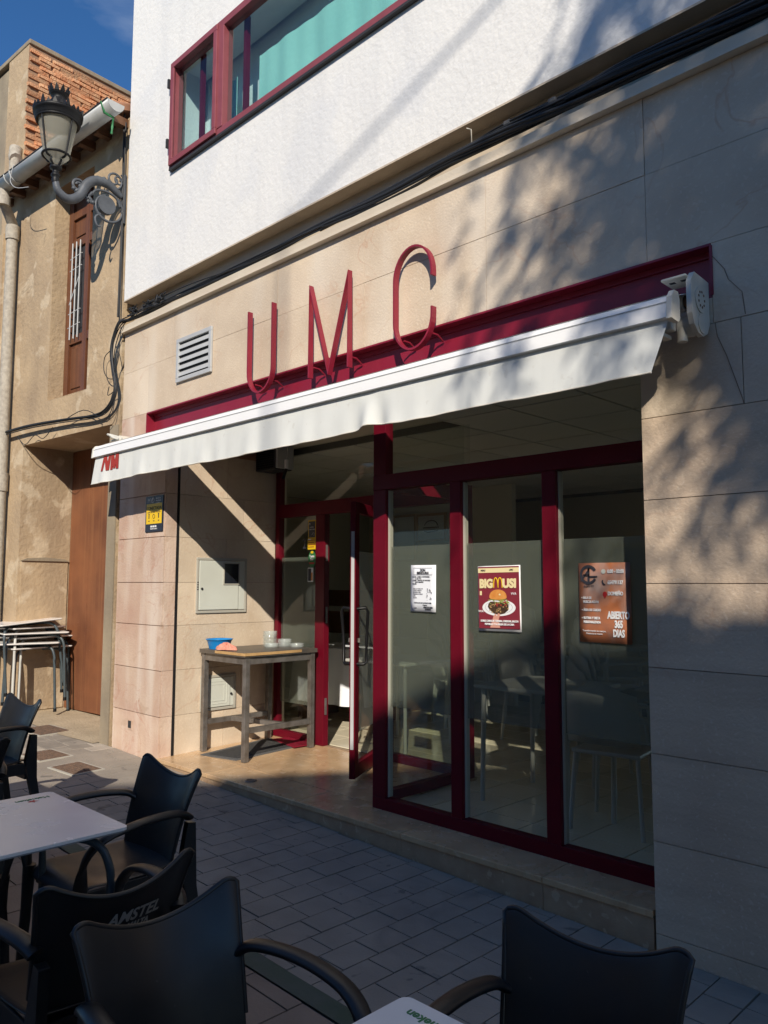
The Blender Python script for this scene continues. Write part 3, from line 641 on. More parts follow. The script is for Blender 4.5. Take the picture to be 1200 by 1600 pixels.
# NM lettering on the valance (drawn as slanted bars)
nm = MB()
for k, (a0, a1, b0, b1) in enumerate(((.0, .040, .03, .072), (.034, .078, .092, .136), (.096, .138, .120, .160),      # N: (bottom x pair, top x pair) per stroke
                                      (.158, .200, .164, .206), (.212, .246, .168, .210), (.212, .246, .252, .294), (.262, .304, .256, .298))):
    z0 = .05 if k in (4, 5) else 0.
    if k == 1: a0, a1, b0, b1 = .092, .136, .034, .078
    def f(u, v, k=k, a0=a0, a1=a1, b0=b0, b1=b1, z0=z0):
        t_ = z0+(1-z0)*v; x = -6.452+(a0+(b0-a0)*v)*(1-u)+(a1+(b1-a1)*v)*u; z = 2.377+.150*t_
        vv = min(1, max(0, (2.512-z)/.222)); q = val((x+6.59+.035*vv)/5.20, vv); return (x, q[1]-.004-.0003*k, min(z, 2.506))
    nm.grid(f, 3, 9)
part(nm, 'lettering', 'nm', valance)
# right bracket
bx = -1.352
bk = MB(); bk.prism([(-.003, 2.735), (-.003, 2.545), (-.03, 2.50), (-.075, 2.478), (-.125, 2.485), (-.165, 2.515), (-.185, 2.56), (-.185, 2.70), (-.15, 2.745)], lambda a, b, d: (d, a, b), bx-.010, bx+.012)
brk = part(bk, 'wall_bracket', 'awnmetal', aw, bevel=.003)
bb = MB(); bb.prism([(2*.0+.058*math.cos(a*math.pi/12)-.095, 2.635+.058*math.sin(a*math.pi/12)) for a in range(24)], lambda a, b, d: (d, a, b), bx+.0125, bx+.017); bb.prism([(.045*math.cos(a*math.pi/12)-.085, 2.532+.045*math.sin(a*math.pi/12)) for a in range(24)], lambda a, b, d: (d, a, b), bx+.0125, bx+.0165)
part(bb, 'bracket_boss', 'awnmetal', brk)
hh = MB()
for k in range(9):
    a = k*2*math.pi/9; hh.prism([(-.095+.03*math.cos(a)+.006*math.cos(q*1.047), 2.635+.034*math.sin(a)+.006*math.sin(q*1.047)) for q in range(6)], lambda p, q, d: (d, p, q), bx+.0172, bx+.0185)
part(hh, 'bracket_hole', 'rust', brk)
tb = MB(); tb.box(bx-.12, bx-.0105, -.186, -.06, 2.722, 2.734); part(tb, 'bracket_tab', 'awnmetal', brk, bevel=.004)
th_ = MB(); th_.box(bx-.10, bx-.075, -.15, -.13, 2.7205, 2.7218); th_.box(bx-.05, bx-.025, -.15, -.13, 2.7205, 2.7218); part(th_, 'tab_slot', 'dark', brk)
ar = MB(); ar.tube([(bx-.02, -.085, 2.53), (bx-.085, -.105, 2.53)], .045, 14); ar.tube([(bx-.06, -.12, 2.53), (bx-.06, -.12, 2.46)], .022, 10)
part(ar, 'arm_joint', 'awnmetal', aw)
am = MB(); am.box(-3.7, bx-.07, -.20, -.155, 2.50, 2.545); am.box(-3.7, bx-.10, -.255, -.212, 2.47, 2.51)
part(am, 'folding_arm', 'awnmetal', aw, bevel=.006)
part(MB().box(bx-.19, bx-.10, -.235, -.14, 2.475, 2.49).box(bx-.19, bx-.175, -.235, -.14, 2.49, 2.57), 'arm_clip', 'awnmetal', aw)
lb = MB(); lb.box(-6.40, -6.38, -.19, -.003, 2.50, 2.70); part(lb, 'wall_bracket', 'awnmetal', aw)
rp = MB()
for k in range(3): rp.tube([(-6.52+.13*i/11+.01*k, -.20+.05*math.sin(i*.57+k)-.01*k, 2.668+.028*math.sin(i*.285+.2*k)+.006*k) for i in range(12)], .009, 6)
part(rp, 'rope_coil', 'tubelt', aw)

# cables along the ledge and down the corner
cbz = thing('cable_bundle', 'bundle of black cables along the ledge, hanging down the corner to the old house', 'cables', (-4, -.03, 3.85))
base = [(-.55, 3.86), (-1.05, 3.87), (-1.6, 3.875), (-1.95, 3.87), (-2.35, 3.87), (-2.8, 3.862), (-3.3, 3.83), (-3.9, 3.825), (-4.65, 3.815), (-5.5, 3.845), (-6.2, 3.86), (-6.55, 3.86)]
down = [(-6.66, -.055, 3.80), (-6.76, -.06, 3.68), (-6.80, -.06, 3.53), (-6.77, -.06, 3.36), (-6.72, -.06, 3.22), (-6.75, -.06, 3.10), (-6.90, -.06, 3.01), (-7.15, -.075, 2.985), (-7.7, -.12, 3.02), (-8.5, -.19, 3.05), (-9.5, -.26, 3.04), (-10.6, -.33, 3.06)]
def smooth_path(p, n=4):
    P = [Vector(q) for q in p]; out = []
    for i in range(len(P)-1):
        a, b, c, d = P[max(i-1, 0)], P[i], P[i+1], P[min(i+2, len(P)-1)]
        for k in range(n):
            t = k/n; out.append(.5*((2*b)+(-a+c)*t+(2*a-5*b+4*c-d)*t*t+(-a+3*b-3*c+d)*t**3))
    return out+[P[-1]]
for k in range(26):
    a = rnd.uniform(0, 6.28); rr = rnd.uniform(.004, .022); big = k < 3 or k > 20
    pts = []
    thick = 1.0
    for (x, z) in base:
        if k > 12 and x < -3.1: continue
        if k > 8 and x < -4.4: continue
        if k > 17 and x < -2.1: continue
        sp = 2.5 if x > -1.75 else (2.0 if x > -2.6 else (1.35 if x > -5.4 else 1.7))
        an = a+x*1.3; pts.append((x+rnd.uniform(-.05, .05), -.005-.018*sp+rr*sp*.8*math.cos(an), z-.012+rr*sp*math.sin(an)+rnd.uniform(-.009, .009)))
    if k <= 8 and k % 5 != 4:
        for (x, y, z) in down:
            an = a+z*2.2; pts.append((x+rr*math.cos(an)*1.1+rnd.uniform(-.004, .004), y-.012+rr*.7*math.sin(an*1.3), z+rr*math.sin(an)*1.1+rnd.uniform(-.004, .004)))
    part(MB().tube(smooth_path(pts), (.0105 if big else rnd.choice((.005, .0065, .008))), 6), 'cable', 'cable', cbz)
for (x, z, r_) in ((-6.45, 3.87, .03), (-6.2, 3.875, .035), (-6.0, 3.875, .025)):
    b = MB()
    for j in range(9): b.tube(smooth_path([(x+rnd.uniform(-.09, .09), -.055+rnd.uniform(-.03, .015), z-.01+rnd.uniform(-.04, .04)) for q in range(4)], 3), .0055, 5)
    part(b, 'loose_ends', 'cable', cbz)
b = MB()
for p in ([(-6.80, -.07, 3.30), (-6.90, -.07, 3.33), (-6.98, -.07, 3.42), (-6.97, -.07, 3.54), (-6.86, -.07, 3.58)], [(-6.76, -.07, 3.62), (-6.70, -.07, 3.48), (-6.74, -.07, 3.40), (-6.78, -.07, 3.30)], [(-6.67, -.07, 3.72), (-6.69, -.07, 3.5), (-6.75, -.07, 3.35)], [(-6.75, -.07, 3.18), (-6.88, -.07, 3.16), (-6.86, -.07, 3.24)],
          [(-7.0, -.09, 2.97), (-7.3, -.11, 3.08), (-7.7, -.13, 3.03)], [(-6.74, -.07, 3.10), (-6.80, -.08, 2.98), (-6.90, -.09, 2.93), (-7.02, -.09, 2.96)], [(-6.73, -.07, 3.12), (-6.76, -.08, 2.97), (-6.84, -.09, 2.90)], [(-7.9, -.15, 2.99), (-8.1, -.16, 2.90), (-8.3, -.17, 2.96), (-8.5, -.19, 2.88), (-8.7, -.2, 3.0)]):
    b.tube(smooth_path(p), .0042, 5)
part(b, 'stray_wire', 'cable', cbz)
for x in (-2.38, -2.1): part(MB().box(x, x+.045, -.065, -.02, 3.875, 3.90), 'cable_clamp', 'matb', cbz, bevel=.006)
part(MB().tube([(-2.62, -.03, 3.87), (-2.60, -.06, 3.95), (-2.63, -.06, 3.97)], .004, 5), 'stray_wire', 'boxf', cbz)

# alarm plate on the pier
t = thing('alarm_plate', 'yellow and black alarm plate on the pink stone pier', 'sign', (-6.075, -.004, 2.01))
part(MB().box(-.145, .145, -.006, 0, -.152, .152), 'plate', 'navy', t, False)
part(MB().box(-.128, .128, -.0075, -.0062, -.085, .088), 'panel', 'yellow', t, False)
text('M', .045, (-6.165, -.0105, 2.105), 'wh', t); text('O', .045, (-6.10, -.0105, 2.105), 'wh', t)
part(MB().prism([(-.045, .098), (-.039, .098), (-.012, .145), (-.018, .145)], XZ(0), -.0105, -.0085), 'slash', 'wh', t, False)
for i, s in enumerate(('MOVISTAR', 'PROSEGUR', 'ALARMAS')): text(s, .0125, (-6.05, -.0105, 2.134-i*.02), 'wh', t, align='LEFT')
text('CONECTADA', .029, (-6.075, -.012, 2.045), 'ink', t, sx=.98); text('CON CENTRAL Y POLICIA', .0145, (-6.075, -.012, 2.018), 'ink', t, sx=.92)
for i, x in enumerate((-.08, 0, .08)):
    b = MB()
    if i == 1: b.tube([(.018*math.cos(a*.524), -.009, -.022+.018*math.sin(a*.524)) for a in range(12)], .0022, 4, closed=True)
    else: b.box(x-.006, x+.006, -.0095, -.0082, -.038, -.008); b.box(x-.009, x+.009, -.0095, -.0082, -.006, .002)
    part(b, 'icon', 'ink', t, False); text(('24H', 'SOS', 'APP')[i], .011, (-6.075+x, -.012, 1.945), 'ink', t)
b = MB()
for x in (-.04, -.005, .03): b.box(x-.012, x+.014, -.0085, -.0062, -.115, -.100)
part(b, 'white_marks', 'wh', t, False); text('900 PROTEGIDO', .011, (-6.075, -.0105, 1.877), 'wh', t)

# meter cabinets on the side wall (plane X = XP)
SX = lambda a, b, d: (XP+d, a, b)
def cabinet(name, lab, y0, y1, z0, z1, win):
    t = thing(name, lab, 'meter box', (XP, (y0+y1)/2, z0))
    f = MB(); e = .022
    f.box(XP, XP+.016, y0, y1, z0, z0+e); f.box(XP, XP+.016, y0, y1, z1-e, z1); f.box(XP, XP+.016, y0, y0+e, z0+e, z1-e); f.box(XP, XP+.016, y1-e, y1, z0+e, z1-e)
    part(f, 'frame', 'boxf', t, bevel=.003)
    d = part(MB().box(XP+.002, XP+.020, y0+e+.004, y1-e-.07*(1 if win else .6), z0+e+.006, z1-e-.004), 'door', 'boxw', t, bevel=.004)
    part(MB().box(XP+.002, XP+.014, y1-e-.066*(1 if win else .6), y1-e-.003, z0+e+.006, z1-e-.004), 'side_strip', 'boxw', t)
    if win:
        part(MB().box(XP+.0205, XP+.0225, y1-.245, y1-.095, z1-.225, z1-.050), 'window', 'phone', d)
        b = MB(); q = .010; a0, a1, b0, b1 = y1-.255, y1-.085, z1-.235, z1-.04
        b.box(XP+.0205, XP+.026, a0, a1, b0, b0+q); b.box(XP+.0205, XP+.026, a0, a1, b1-q, b1); b.box(XP+.0205, XP+.026, a0, a0+q, b0+q, b1-q); b.box(XP+.0205, XP+.026, a1-q, a1, b0+q, b1-q)
        part(b, 'window_frame', 'boxf', d)
        part(MB().tube([(XP+.020, y0+.05, z0+.21), (XP+.026, y0+.05, z0+.21)], .011, 10), 'lock', 'dark', d)
        mk = MB()
        for k in range(4): mk.box(XP+.0165, XP+.0175, y0+.005, y0+.018, z0+.20+.02*k, z0+.21+.02*k)
        part(mk, 'black_scribble', 'ink', t)
    else:
        part(MB().tube([(XP+.020, y1-.055, z0+.13), (XP+.028, y1-.055, z0+.13)], .010, 8), 'lock', 'dark', t)
        b = MB()
        for k in (.03, .055): 
            y0_, y1_, z0_, z1_ = y0+e+k, y1-e-.045-k, z0+e+k, z1-e-k
            b.box(XP+.0202, XP+.0225, y0_, y1_, z0_, z0_+.006); b.box(XP+.0202, XP+.0225, y0_, y1_, z1_-.006, z1_); b.box(XP+.0202, XP+.0225, y0_, y0_+.006, z0_+.006, z1_-.006); b.box(XP+.0202, XP+.0225, y1_-.006, y1_, z0_+.006, z1_-.006)
        part(b, 'pressed_rim', 'boxw', d)
cabinet('electric_meter_box', 'pale meter box with small dark window at eye height on the porch wall', .315, .835, 1.165, 1.645, True)
cabinet('water_meter_box', 'small pale meter box low on the porch wall behind the high table', .38, .74, .33, .63, False)
t = thing('air_curtain', 'dark slatted box hanging high in the porch corner behind the valance', 'wall box', (-5.80, 1.02, 2.58))
part(MB().box(-.115, .17, -.1, .1, -.13, .088), 'case', 'dark', t, False, bevel=.006); b = MB()
for k in range(9): b.box(-.09, .15, -.108, -.1005, -.115+k*.021, -.103+k*.021)
part(b, 'slat', 'black', t, False); part(MB().box(.1705, .20, -.09, .09, -.12, .088), 'side_cap', 'grille', t, False)
t = thing('hanging_plug', 'small white plug dangling on its cable beside the dark porch box', 'plug', (-5.55, 1.0, 2.66)); part(MB().tube([(0, 0, .01), (.01, 0, -.08), (.0, -.01, -.13)], .006, 6), 'cord', 'grille', t, False); part(MB().tube([(0, -.01, -.13), (0, -.01, -.21)], .018, 8), 'plug_body', 'wh', t, False); part(MB().tube([(0, -.01, -.21), (-.03, -.02, -.30)], .014, 8), 'plug_tail', 'black', t, False)

# notices on the glass
PYY = GY-.004
def sheet(name, lab, cat, x0, x1, z0, z1, mt, y=PYY, tilt=0):
    t = thing(name, lab, cat, ((x0+x1)/2, y, (z0+z1)/2)); t.rotation_euler = (0, tilt, 0)
    hw, hh = (x1-x0)/2, (z1-z0)/2; g = MB(); g.grid(lambda u, v: (-hw+2*hw*u, -.003*math.sin(u*3.1)*v*(1-v)*4-.002, -hh+2*hh*v), 6, 6)
    part(g, 'sheet', mt, t, False, solid=.0006); return t, (x0+x1)/2, (z0+z1)/2, hw, hh
DX = -.03
t, cx, cz, hw, hh = sheet('notice', 'white printed notice taped to the left glass pane', 'notice', -3.335+DX, -3.127+DX, 1.25, 1.537, 'paper', tilt=.01)
yy = PYY-.008
f = MB(); 
for a, b, c, d in ((-.078, .078, .125, .127), (-.078, .078, .083, .085), (-.078, -.076, .085, .125), (.076, .078, .085, .125)): f.box(a, b, -.0078, -.007, c, d)
part(f, 'border', 'inkg', t, False)
text('DON', .014, (cx, yy, cz+.106), 'ink', t, bold=.0006); text('BENDURRI', .015, (cx, yy, cz+.088), 'ink', t, bold=.0006)
for i, (a, s) in enumerate(((-.085, 'FECHA:  LUNES 14 NOVIEMBRE'), (-.085, '        A LAS 19 H'), (-.085, 'LUGAR:  CENTRO DE MAYORES'), (-.085, '        SALA GRANDE'), (-.085, 'VALOR:'))): text(s, .0075, (cx+a, yy, cz+.068-.011*i), 'ink', t, align='LEFT')
for i, s in enumerate(('PARA EL PUEBLO DE', 'CHARLA ABIERTA', 'ENTRADA LIBRE', 'MERIENDA 5 EUROS', 'CAFE', 'MUSICA')): text(s, .0065, (cx-.08, yy, cz-.005-.011*i), 'inkg', t, align='LEFT')
b = MB()
for k in range(26):
    a, c = rnd.uniform(.03, .075), rnd.uniform(-.075, -.005); s = rnd.uniform(.003, .007); b.box(a, a+s, -.0078, -.007, c, c+s)
part(b, 'dotted_drawing', 'inkg', t, False)
text('TODOS LOS QUE QUERAIS VENIR', .007, (cx, yy, cz-.092), 'ink', t); text('Organiza:', .007, (cx+.02, yy, cz-.105), 'ink', t); text('AMAS DE CASA', .008, (cx+.045, yy, cz-.119), 'ink', t, bold=.0004); text('DOMEÑO', .008, (cx+.045, yy, cz-.131), 'ink', t, bold=.0004); text('Ayto.', .009, (cx-.06, yy, cz-.122), 'inkg', t, bold=.0004)

t, cx, cz, hw, hh = sheet('burger_poster', 'dark red burger poster on the middle glass pane', 'poster', -2.803+DX, -2.507+DX, 1.155, 1.525, 'wh', tilt=-.012)
fl_ = lambda x0, x1, z0, z1, mt, nm_, y0=-.0085, y1=-.0075: part(MB().box(x0, x1, y0, y1, z0, z1), nm_, mt, t, False)
fl_(-.142, .142, -.170, .180, 'wine', 'background', -.0075, -.0065); fl_(-.142, .142, .146, .172, 'ycream', 'header_band')
text('MENU', .009, (cx-.12, yy-.004, cz+.156), 'ink', t, align='LEFT'); text('UMC', .009, (cx+.08, yy-.004, cz+.156), 'ink', t, align='LEFT')
text('BIG', .048, (cx-.132, yy-.002, cz+.062), 'ycream', t, bold=.004, sx=.92, align='LEFT'); text('USI', .048, (cx+.030, yy-.002, cz+.062), 'ycream', t, bold=.004, sx=1.0, align='LEFT')
ma = MB()
for s in (0, 1): ma.tube([(-.032+.030*s+.013*(1-math.cos(a*math.pi/10))*1.12, -.0095, .060+.056*math.sin(a*math.pi/10)**.7) for a in range(11)], .0035, 6, rz=.001, up=Vector((0, 1, 0)))
part(ma, 'arched_letter', 'yellow', t, False)
def ell(cx_, cz_, rx_, rz_, mt, nm_, y0, y1, a0=0, a1=360, n=28): part(MB().prism([(cx_+rx_*math.cos(R(a0+(a1-a0)*i/n)), cz_+rz_*math.sin(R(a0+(a1-a0)*i/n))) for i in range(n if a1-a0 == 360 else n+1)], XZ(0), y0, y1), nm_, mt, t, False)
ell(0, -.052, .115, .047, 'wh', 'plate', -.0086, -.0076); ell(0, -.050, .095, .037, 'inkg', 'plate_rim', -.0089, -.0087); ell(0, -.050, .093, .036, 'wh', 'plate_well', -.0093, -.009)
part(MB().prism([(-.075, -.048), (-.062, -.066), (-.03, -.086), (.0, -.092), (.04, -.084), (.066, -.066), (.070, -.040), (.055, -.022), (-.055, -.018), (-.07, -.03)], XZ(0), -.0100, -.0095), 'patty', 'beef', t, False)
b = MB()
for k in range(26):
    a, c, w_ = rnd.uniform(-.068, .062), rnd.uniform(-.080, -.020), rnd.uniform(.004, .013); b.prism([(a, c), (a+w_, c+rnd.uniform(-.006, .004)), (a+w_*.8, c+rnd.uniform(.003, .008)), (a+.1*w_, c+.004)], XZ(0), -.0103-.00002*k, -.0101)
o = part(b, 'crumbs', 'chip', t, False); o['kind'] = 'stuff'
b = MB()
for k in range(34):
    a, c, an, ln = rnd.uniform(-.072, .066), rnd.uniform(-.030, .006), rnd.uniform(-.6, .6), rnd.uniform(.012, .030); dx, dz = ln*math.cos(an), ln*math.sin(an); b.prism([(a, c), (a+dx, c+dz), (a+dx-.002, c+dz+.004), (a-.002, c+.004)], XZ(0), -.0109-.00002*k, -.0107)
o = part(b, 'shredded_filling', 'lett', t, False); o['kind'] = 'stuff'
b = MB()
for k in range(12):
    a, c = rnd.uniform(-.02, .05), rnd.uniform(-.045, -.015); b.prism([(a, c), (a+.01, c-.002), (a+.009, c+.005), (a+.001, c+.006)], XZ(0), -.0118-.00002*k, -.0117)
o = part(b, 'tomato_bits', 'nm', t, False); o['kind'] = 'stuff'
part(MB().prism([(.060*math.cos(R(a))-.001, .004+.046*math.sin(R(a))**.8) for a in range(0, 181, 10)]+[(-.05, -.004), (0, -.008), (.05, -.003)], XZ(0), -.0128, -.0122), 'bun', 'orange', t, False)
part(MB().prism([(.012+.007*math.cos(a*.6), .022+.005*math.sin(a*.6)) for a in range(10)], XZ(0), -.0131, -.0129), 'bun_highlight', 'ycream', t, False)
part(MB().prism([(-.06, -.165), (-.035, -.10), (-.02, -.085), (-.012, -.1), (-.003, -.082), (.012, -.088), (.0, -.12), (.01, -.165)], XZ(0), -.0118, -.0113), 'hand', 'skin', t, False)
text('DOBLE CARNE DE TERNERA, CHEDDAR, BACON', .011, (cx+.005, yy-.005, cz-.132), 'wh', t, bold=.0006, sx=.78); text('PEPINILLO Y LA SALSA DE LA CASA', .011, (cx+.005, yy-.005, cz-.150), 'wh', t, bold=.0006, sx=.85)
text('VVA', .014, (cx+.105, yy-.002, cz+.02), 'wh', t); text('VVA', .014, (cx-.125, yy-.002, cz-.08), 'wh', t); fl_(-.132, -.118, .018, .042, 'ycream', 'drink_icon')

t, cx, cz, hw, hh = sheet('gym_poster', 'glossy orange and grey gym poster on the right glass pane', 'poster', -2.143+DX, -1.853+DX, 1.125, 1.530, 'gym', tilt=0)
b = MB(); r1, r2_ = .050, .036; a0 = R(25)
ringp = [(r1*math.cos(R(a)), r1*math.sin(R(a))) for a in range(30, 341, 12)]; inn = [(r2_*math.cos(R(a)), r2_*math.sin(R(a))) for a in range(30, 341, 12)]
for (p, q, pi, qi) in zip(ringp, ringp[1:], inn, inn[1:]): b.prism([(p[0]-.085, p[1]+.142), (q[0]-.085, q[1]+.142), (qi[0]-.085, qi[1]+.142), (pi[0]-.085, pi[1]+.142)], XZ(0), -.0085, -.0075)
for q in ([(-.085, .136), (-.035, .136), (-.035, .128), (-.085, .128)], [(-.142, .112), (-.130, .112), (-.078, .182), (-.078, .165), (-.125, .108)], [(-.088, .178), (-.078, .182), (-.078, .098), (-.090, .108)], [(-.120, .136), (-.08, .136), (-.08, .145), (-.113, .145)]): b.prism(q, XZ(0), -.0092, -.0086)
part(b, 'round_emblem', 'ink', t, False)
text('AGFITTY', .011, (cx-.085, yy, cz+.078), 'ink', t)
for i, (s, x, k) in enumerate((('6:00 - 00:00', .022, 0), ('654791137', .022, 0), ('DOMEÑO', .022, 0))): text(s, .019, (cx+x, yy, cz+.150-.056*i), 'wh', t, align='LEFT', sx=.72, bold=.0012)
ell(.0, .158, .012, .012, 'boxw', 'clock_icon', -.0085, -.0075); part(MB().tube([(-.004, -.009, .115), (-.006, -.009, .107), (.0, -.009, .095), (.008, -.009, .092)], .0035, 6), 'phone_icon', 'ink', t, False)
part(MB().prism([(.006, .022), (.018, .040), (.016, .052), (.006, .057), (-.004, .052), (-.006, .040)], XZ(0), -.0085, -.0075), 'pin_icon', 'redp', t, False)
for i, s in enumerate(('SALA DE', 'MUSCULACIÓN', '', 'ÁREA DE CARDIO', '', 'RUTINA Y DIETA', 'PERSONALIZADA')):
    if s: text(s, .0125, (cx-.118, yy, cz+.018-.0205*i), 'wh', t, align='LEFT', sx=.72, bold=.0007)
b = MB()
for i in (0, 3, 5): b.box(-.128, -.123, -.0082, -.0075, .021-.0205*i, .026-.0205*i)
part(b, 'bullet', 'wh', t, False)
for i, (s, x) in enumerate((('ABIERTO', .078), ('365', .078), ('DIAS', .078))): text(s, .036, (cx+x, yy, cz-.078-.045*i), 'wh', t, sx=.60, bold=.0022)
text('Transformando tu cuerpo,', .010, (cx-.058, yy, cz-.148), 'wh', t, sx=.9); text('Potencia tu mente', .010, (cx-.058, yy, cz-.162), 'wh', t, sx=.9)
# stickers on the porch panel
sy = 1.172
def stick(lab, x, z, w, h, mt, cat='sticker'):
    t = thing('sticker', lab, cat, (x, sy, z), 0, 'stickers on the porch glass'); part(MB().box(-w/2, w/2, -.001, .0, -h/2, h/2), 'sheet', mt, t, False); return t
t = stick('black sticker with yellow border, top of the column on the porch glass', -5.400, 1.905, .105, .165, 'yellow'); part(MB().box(-.044, .044, -.0022, -.0012, -.072, .072), 'panel', 'navy', t, False)
text('M', .02, (-5.43, sy-.004, 1.945), 'wh', t); text('ALARMA', .010, (-5.40, sy-.004, 1.92), 'wh', t); text('CONECTADA', .010, (-5.40, sy-.004, 1.90), 'wh', t); part(MB().tube([(.0, -.003, -.05), (.02, -.003, -.03), (.035, -.003, -.035), (.03, -.003, -.06)], .002, 4), 'outline_mark', 'wh', t, False)
t = stick('yellow sticker with red print below the black one on the porch glass', -5.400, 1.775, .115, .10, 'yellow'); b = MB()
for i in range(4): b.box(-.05, .05-.02*(i % 2), -.0022, -.0012, .03-.02*i, .036-.02*i)
part(b, 'print_line', 'nm', t, False); part(MB().box(-.05, -.01, -.0024, -.0014, .036, .046), 'white_patch', 'wh', t, False)
t = thing('sticker', 'round green sticker with white words on the porch glass', 'sticker', (-5.395, sy, 1.64), 0, 'stickers on the porch glass')
part(MB().prism([(.052*math.cos(a*.2618), .075*math.sin(a*.2618)) for a in range(24)], XZ(0), -.001, 0), 'sheet', 'grn', t, False); text('Taste', .022, (-5.395, sy-.004, 1.655), 'wh', t, bold=.0008); text('Star', .022, (-5.395, sy-.004, 1.628), 'wh', t, bold=.0008); part(MB().box(-.04, .03, -.0022, -.0012, -.045, -.03), 'red_band', 'redp', t, False); part(MB().prism([(.02*math.cos(a*.524), .06+.012*math.sin(a*.524)) for a in range(12)], XZ(0), -.0022, -.0012), 'yellow_top', 'yellow', t, False)
t = stick('white rimmed dark sticker at the bottom of the porch glass column', -5.415, 1.50, .075, .125, 'wh'); part(MB().box(-.032, .010, -.0022, -.0012, -.055, .055), 'panel', 'navy', t, False); part(MB().box(.010, .030, -.0022, -.0012, -.05, .02), 'orange_panel', 'orange', t, False)
t = thing('painted_number', 'black hand drawn 2 on the porch glass beside the yellow sticker', 'number', (-5.50, sy, 1.74)); text('2', .09, (-5.50, sy-.003, 1.735), 'ink', t, sx=.9)

# ================================================================ HIGH TABLE IN PORCH
tx0, tx1, ty0, ty1 = -5.885, -5.235, .345, 1.10
t = thing('high_table', 'steel framed high table with worn dark top in the porch', 'table', (-5.56, .72, .02))
tp = [(tx0, ty0), (tx1+.005, ty0), (tx1+.015, ty0+.25), (tx1+.01, ty1), (tx0, ty1)]
tpm = MB(); tpm.prism(tp, lambda a, b, d: (a, b, d), .835, .868); ttop = part(tpm, 'tabletop', 'ttop', t, bevel=.002)
chp = MB(); 
chp.prism([(tx0+.24, ty0-.004), (tx1-.03, ty0-.006), (tx1+.012, ty0+.0), (tx1+.020, ty0+.25), (tx1+.017, ty1-.18), (tx1+.012, ty1-.185), (tx1+.005, ty0+.012), (tx0+.24, ty0+.005)], lambda a, b, d: (a, b, d), .846, .8675)
part(chp, 'chipped_edge', 'chip', ttop)
lw = .045
for (x, y) in ((tx0+.005, ty0+.02), (tx1-.05, ty0+.02), (tx0+.005, ty1-.06), (tx1-.05, ty1-.06)): part(MB().box(x, x+lw, y, y+lw, FZ(y)+.002, .834), 'leg', 'steel', t, bevel=.003)
for y in (ty0+.025, ty1-.055): part(MB().box(tx0+.051, tx1-.051, y, y+.035, .775, .83), 'apron_rail', 'steel', t)
for x in (tx0+.01, tx1-.045): part(MB().box(x, x+.035, ty0+.066, ty1-.061, .775, .83), 'apron_rail', 'steel', t)
for x in (tx0+.01, tx1-.045): part(MB().box(x, x+.035, ty0+.066, ty1-.061, .235, .275), 'stretcher', 'steel', t)
part(MB().prism([(tx0+.046, ty0+.30), (tx0+.046, ty0+.345), (tx1-.046, ty0+.47), (tx1-.046, ty0+.425)], lambda a, b, d: (a, b, d), .237, .273), 'stretcher', 'steel', t)
t = thing('plastic_bowl', 'shallow bright blue plastic bowl on the high table', 'bowl', (-5.775, .47, .869))
part(MB().lathe([(.085, 0), (.10, .055), (.112, .080), (.116, .082), (.116, .076), (.106, .074), (.096, .052), (.08, .006)], n=28), 'bowl', 'blue', t, False)
t = thing('cleaning_cloth', 'crumpled pink cloth on the high table beside the blue bowl', 'cloth', (-5.585, .41, .869)); c = MB()
def cl_(u, v):
    a = u*6.283; r_ = .085*math.sin(v*1.5708)*(1+.3*math.sin(3*a+1)+.18*math.sin(7*a)); return (r_*math.cos(a)*1.1, r_*math.sin(a)*.7, max(.001, .045*math.cos(v*1.5708)*(1+.35*math.sin(5*a+v*9))+.006))
c.grid(cl_, 40, 14); part(c, 'cloth', 'cloth', t, False)
def ashtray(x, y, z, lab):
    t = thing('glass_ashtray', lab, 'ashtray', (x, y, z), rnd.random(), 'clear glass ashtrays on the high table')
    part(MB().lathe([(.056, 0), (.064, .012), (.060, .024), (.064, .034), (.056, .035), (.050, .012), (.03, .008)], n=14), 'bowl', 'glassj', t, False)
for k in range(4): ashtray(-5.66+.006*rnd.uniform(-1, 1), .92, .869+.033*k, ('lowest', 'second', 'third', 'topmost')[k]+' clear glass ashtray of the taller left stack on the high table')
for k in range(2): ashtray(-5.54+.004*k, .985, .869+.033*k, ('lower', 'upper')[k]+' clear glass ashtray of the middle stack on the high table')
ashtray(-5.56, .86, .869, 'single clear glass ashtray at the front of the group on the high table'); ashtray(-5.42, 1.03, .869, 'single clear glass ashtray nearest the door on the high table')
t = thing('door_mat', 'dark grey door mat under the high table', 'mat', (-5.55, .72, .0)); 
mm = MB(); mm.add([(x, y, FZ(y)+z) for z in (.001, .007) for (x, y) in ((-5.75, .29), (-5.36, .37), (-5.36, 1.05), (-5.83, 1.05))], [(3, 2, 1, 0), (4, 5, 6, 7), (0, 1, 5, 4), (1, 2, 6, 5), (2, 3, 7, 6), (3, 0, 4, 7)]); mb_ = part(mm, 'border', 'matb', t)
mm = MB(); mm.add([(x, y, FZ(y)+z) for z in (.0072, .011) for (x, y) in ((-5.70, .34), (-5.40, .41), (-5.40, 1.01), (-5.78, 1.01))], [(3, 2, 1, 0), (4, 5, 6, 7), (0, 1, 5, 4), (1, 2, 6, 5), (2, 3, 7, 6), (3, 0, 4, 7)]); part(mm, 'pile', 'terra', mb_)
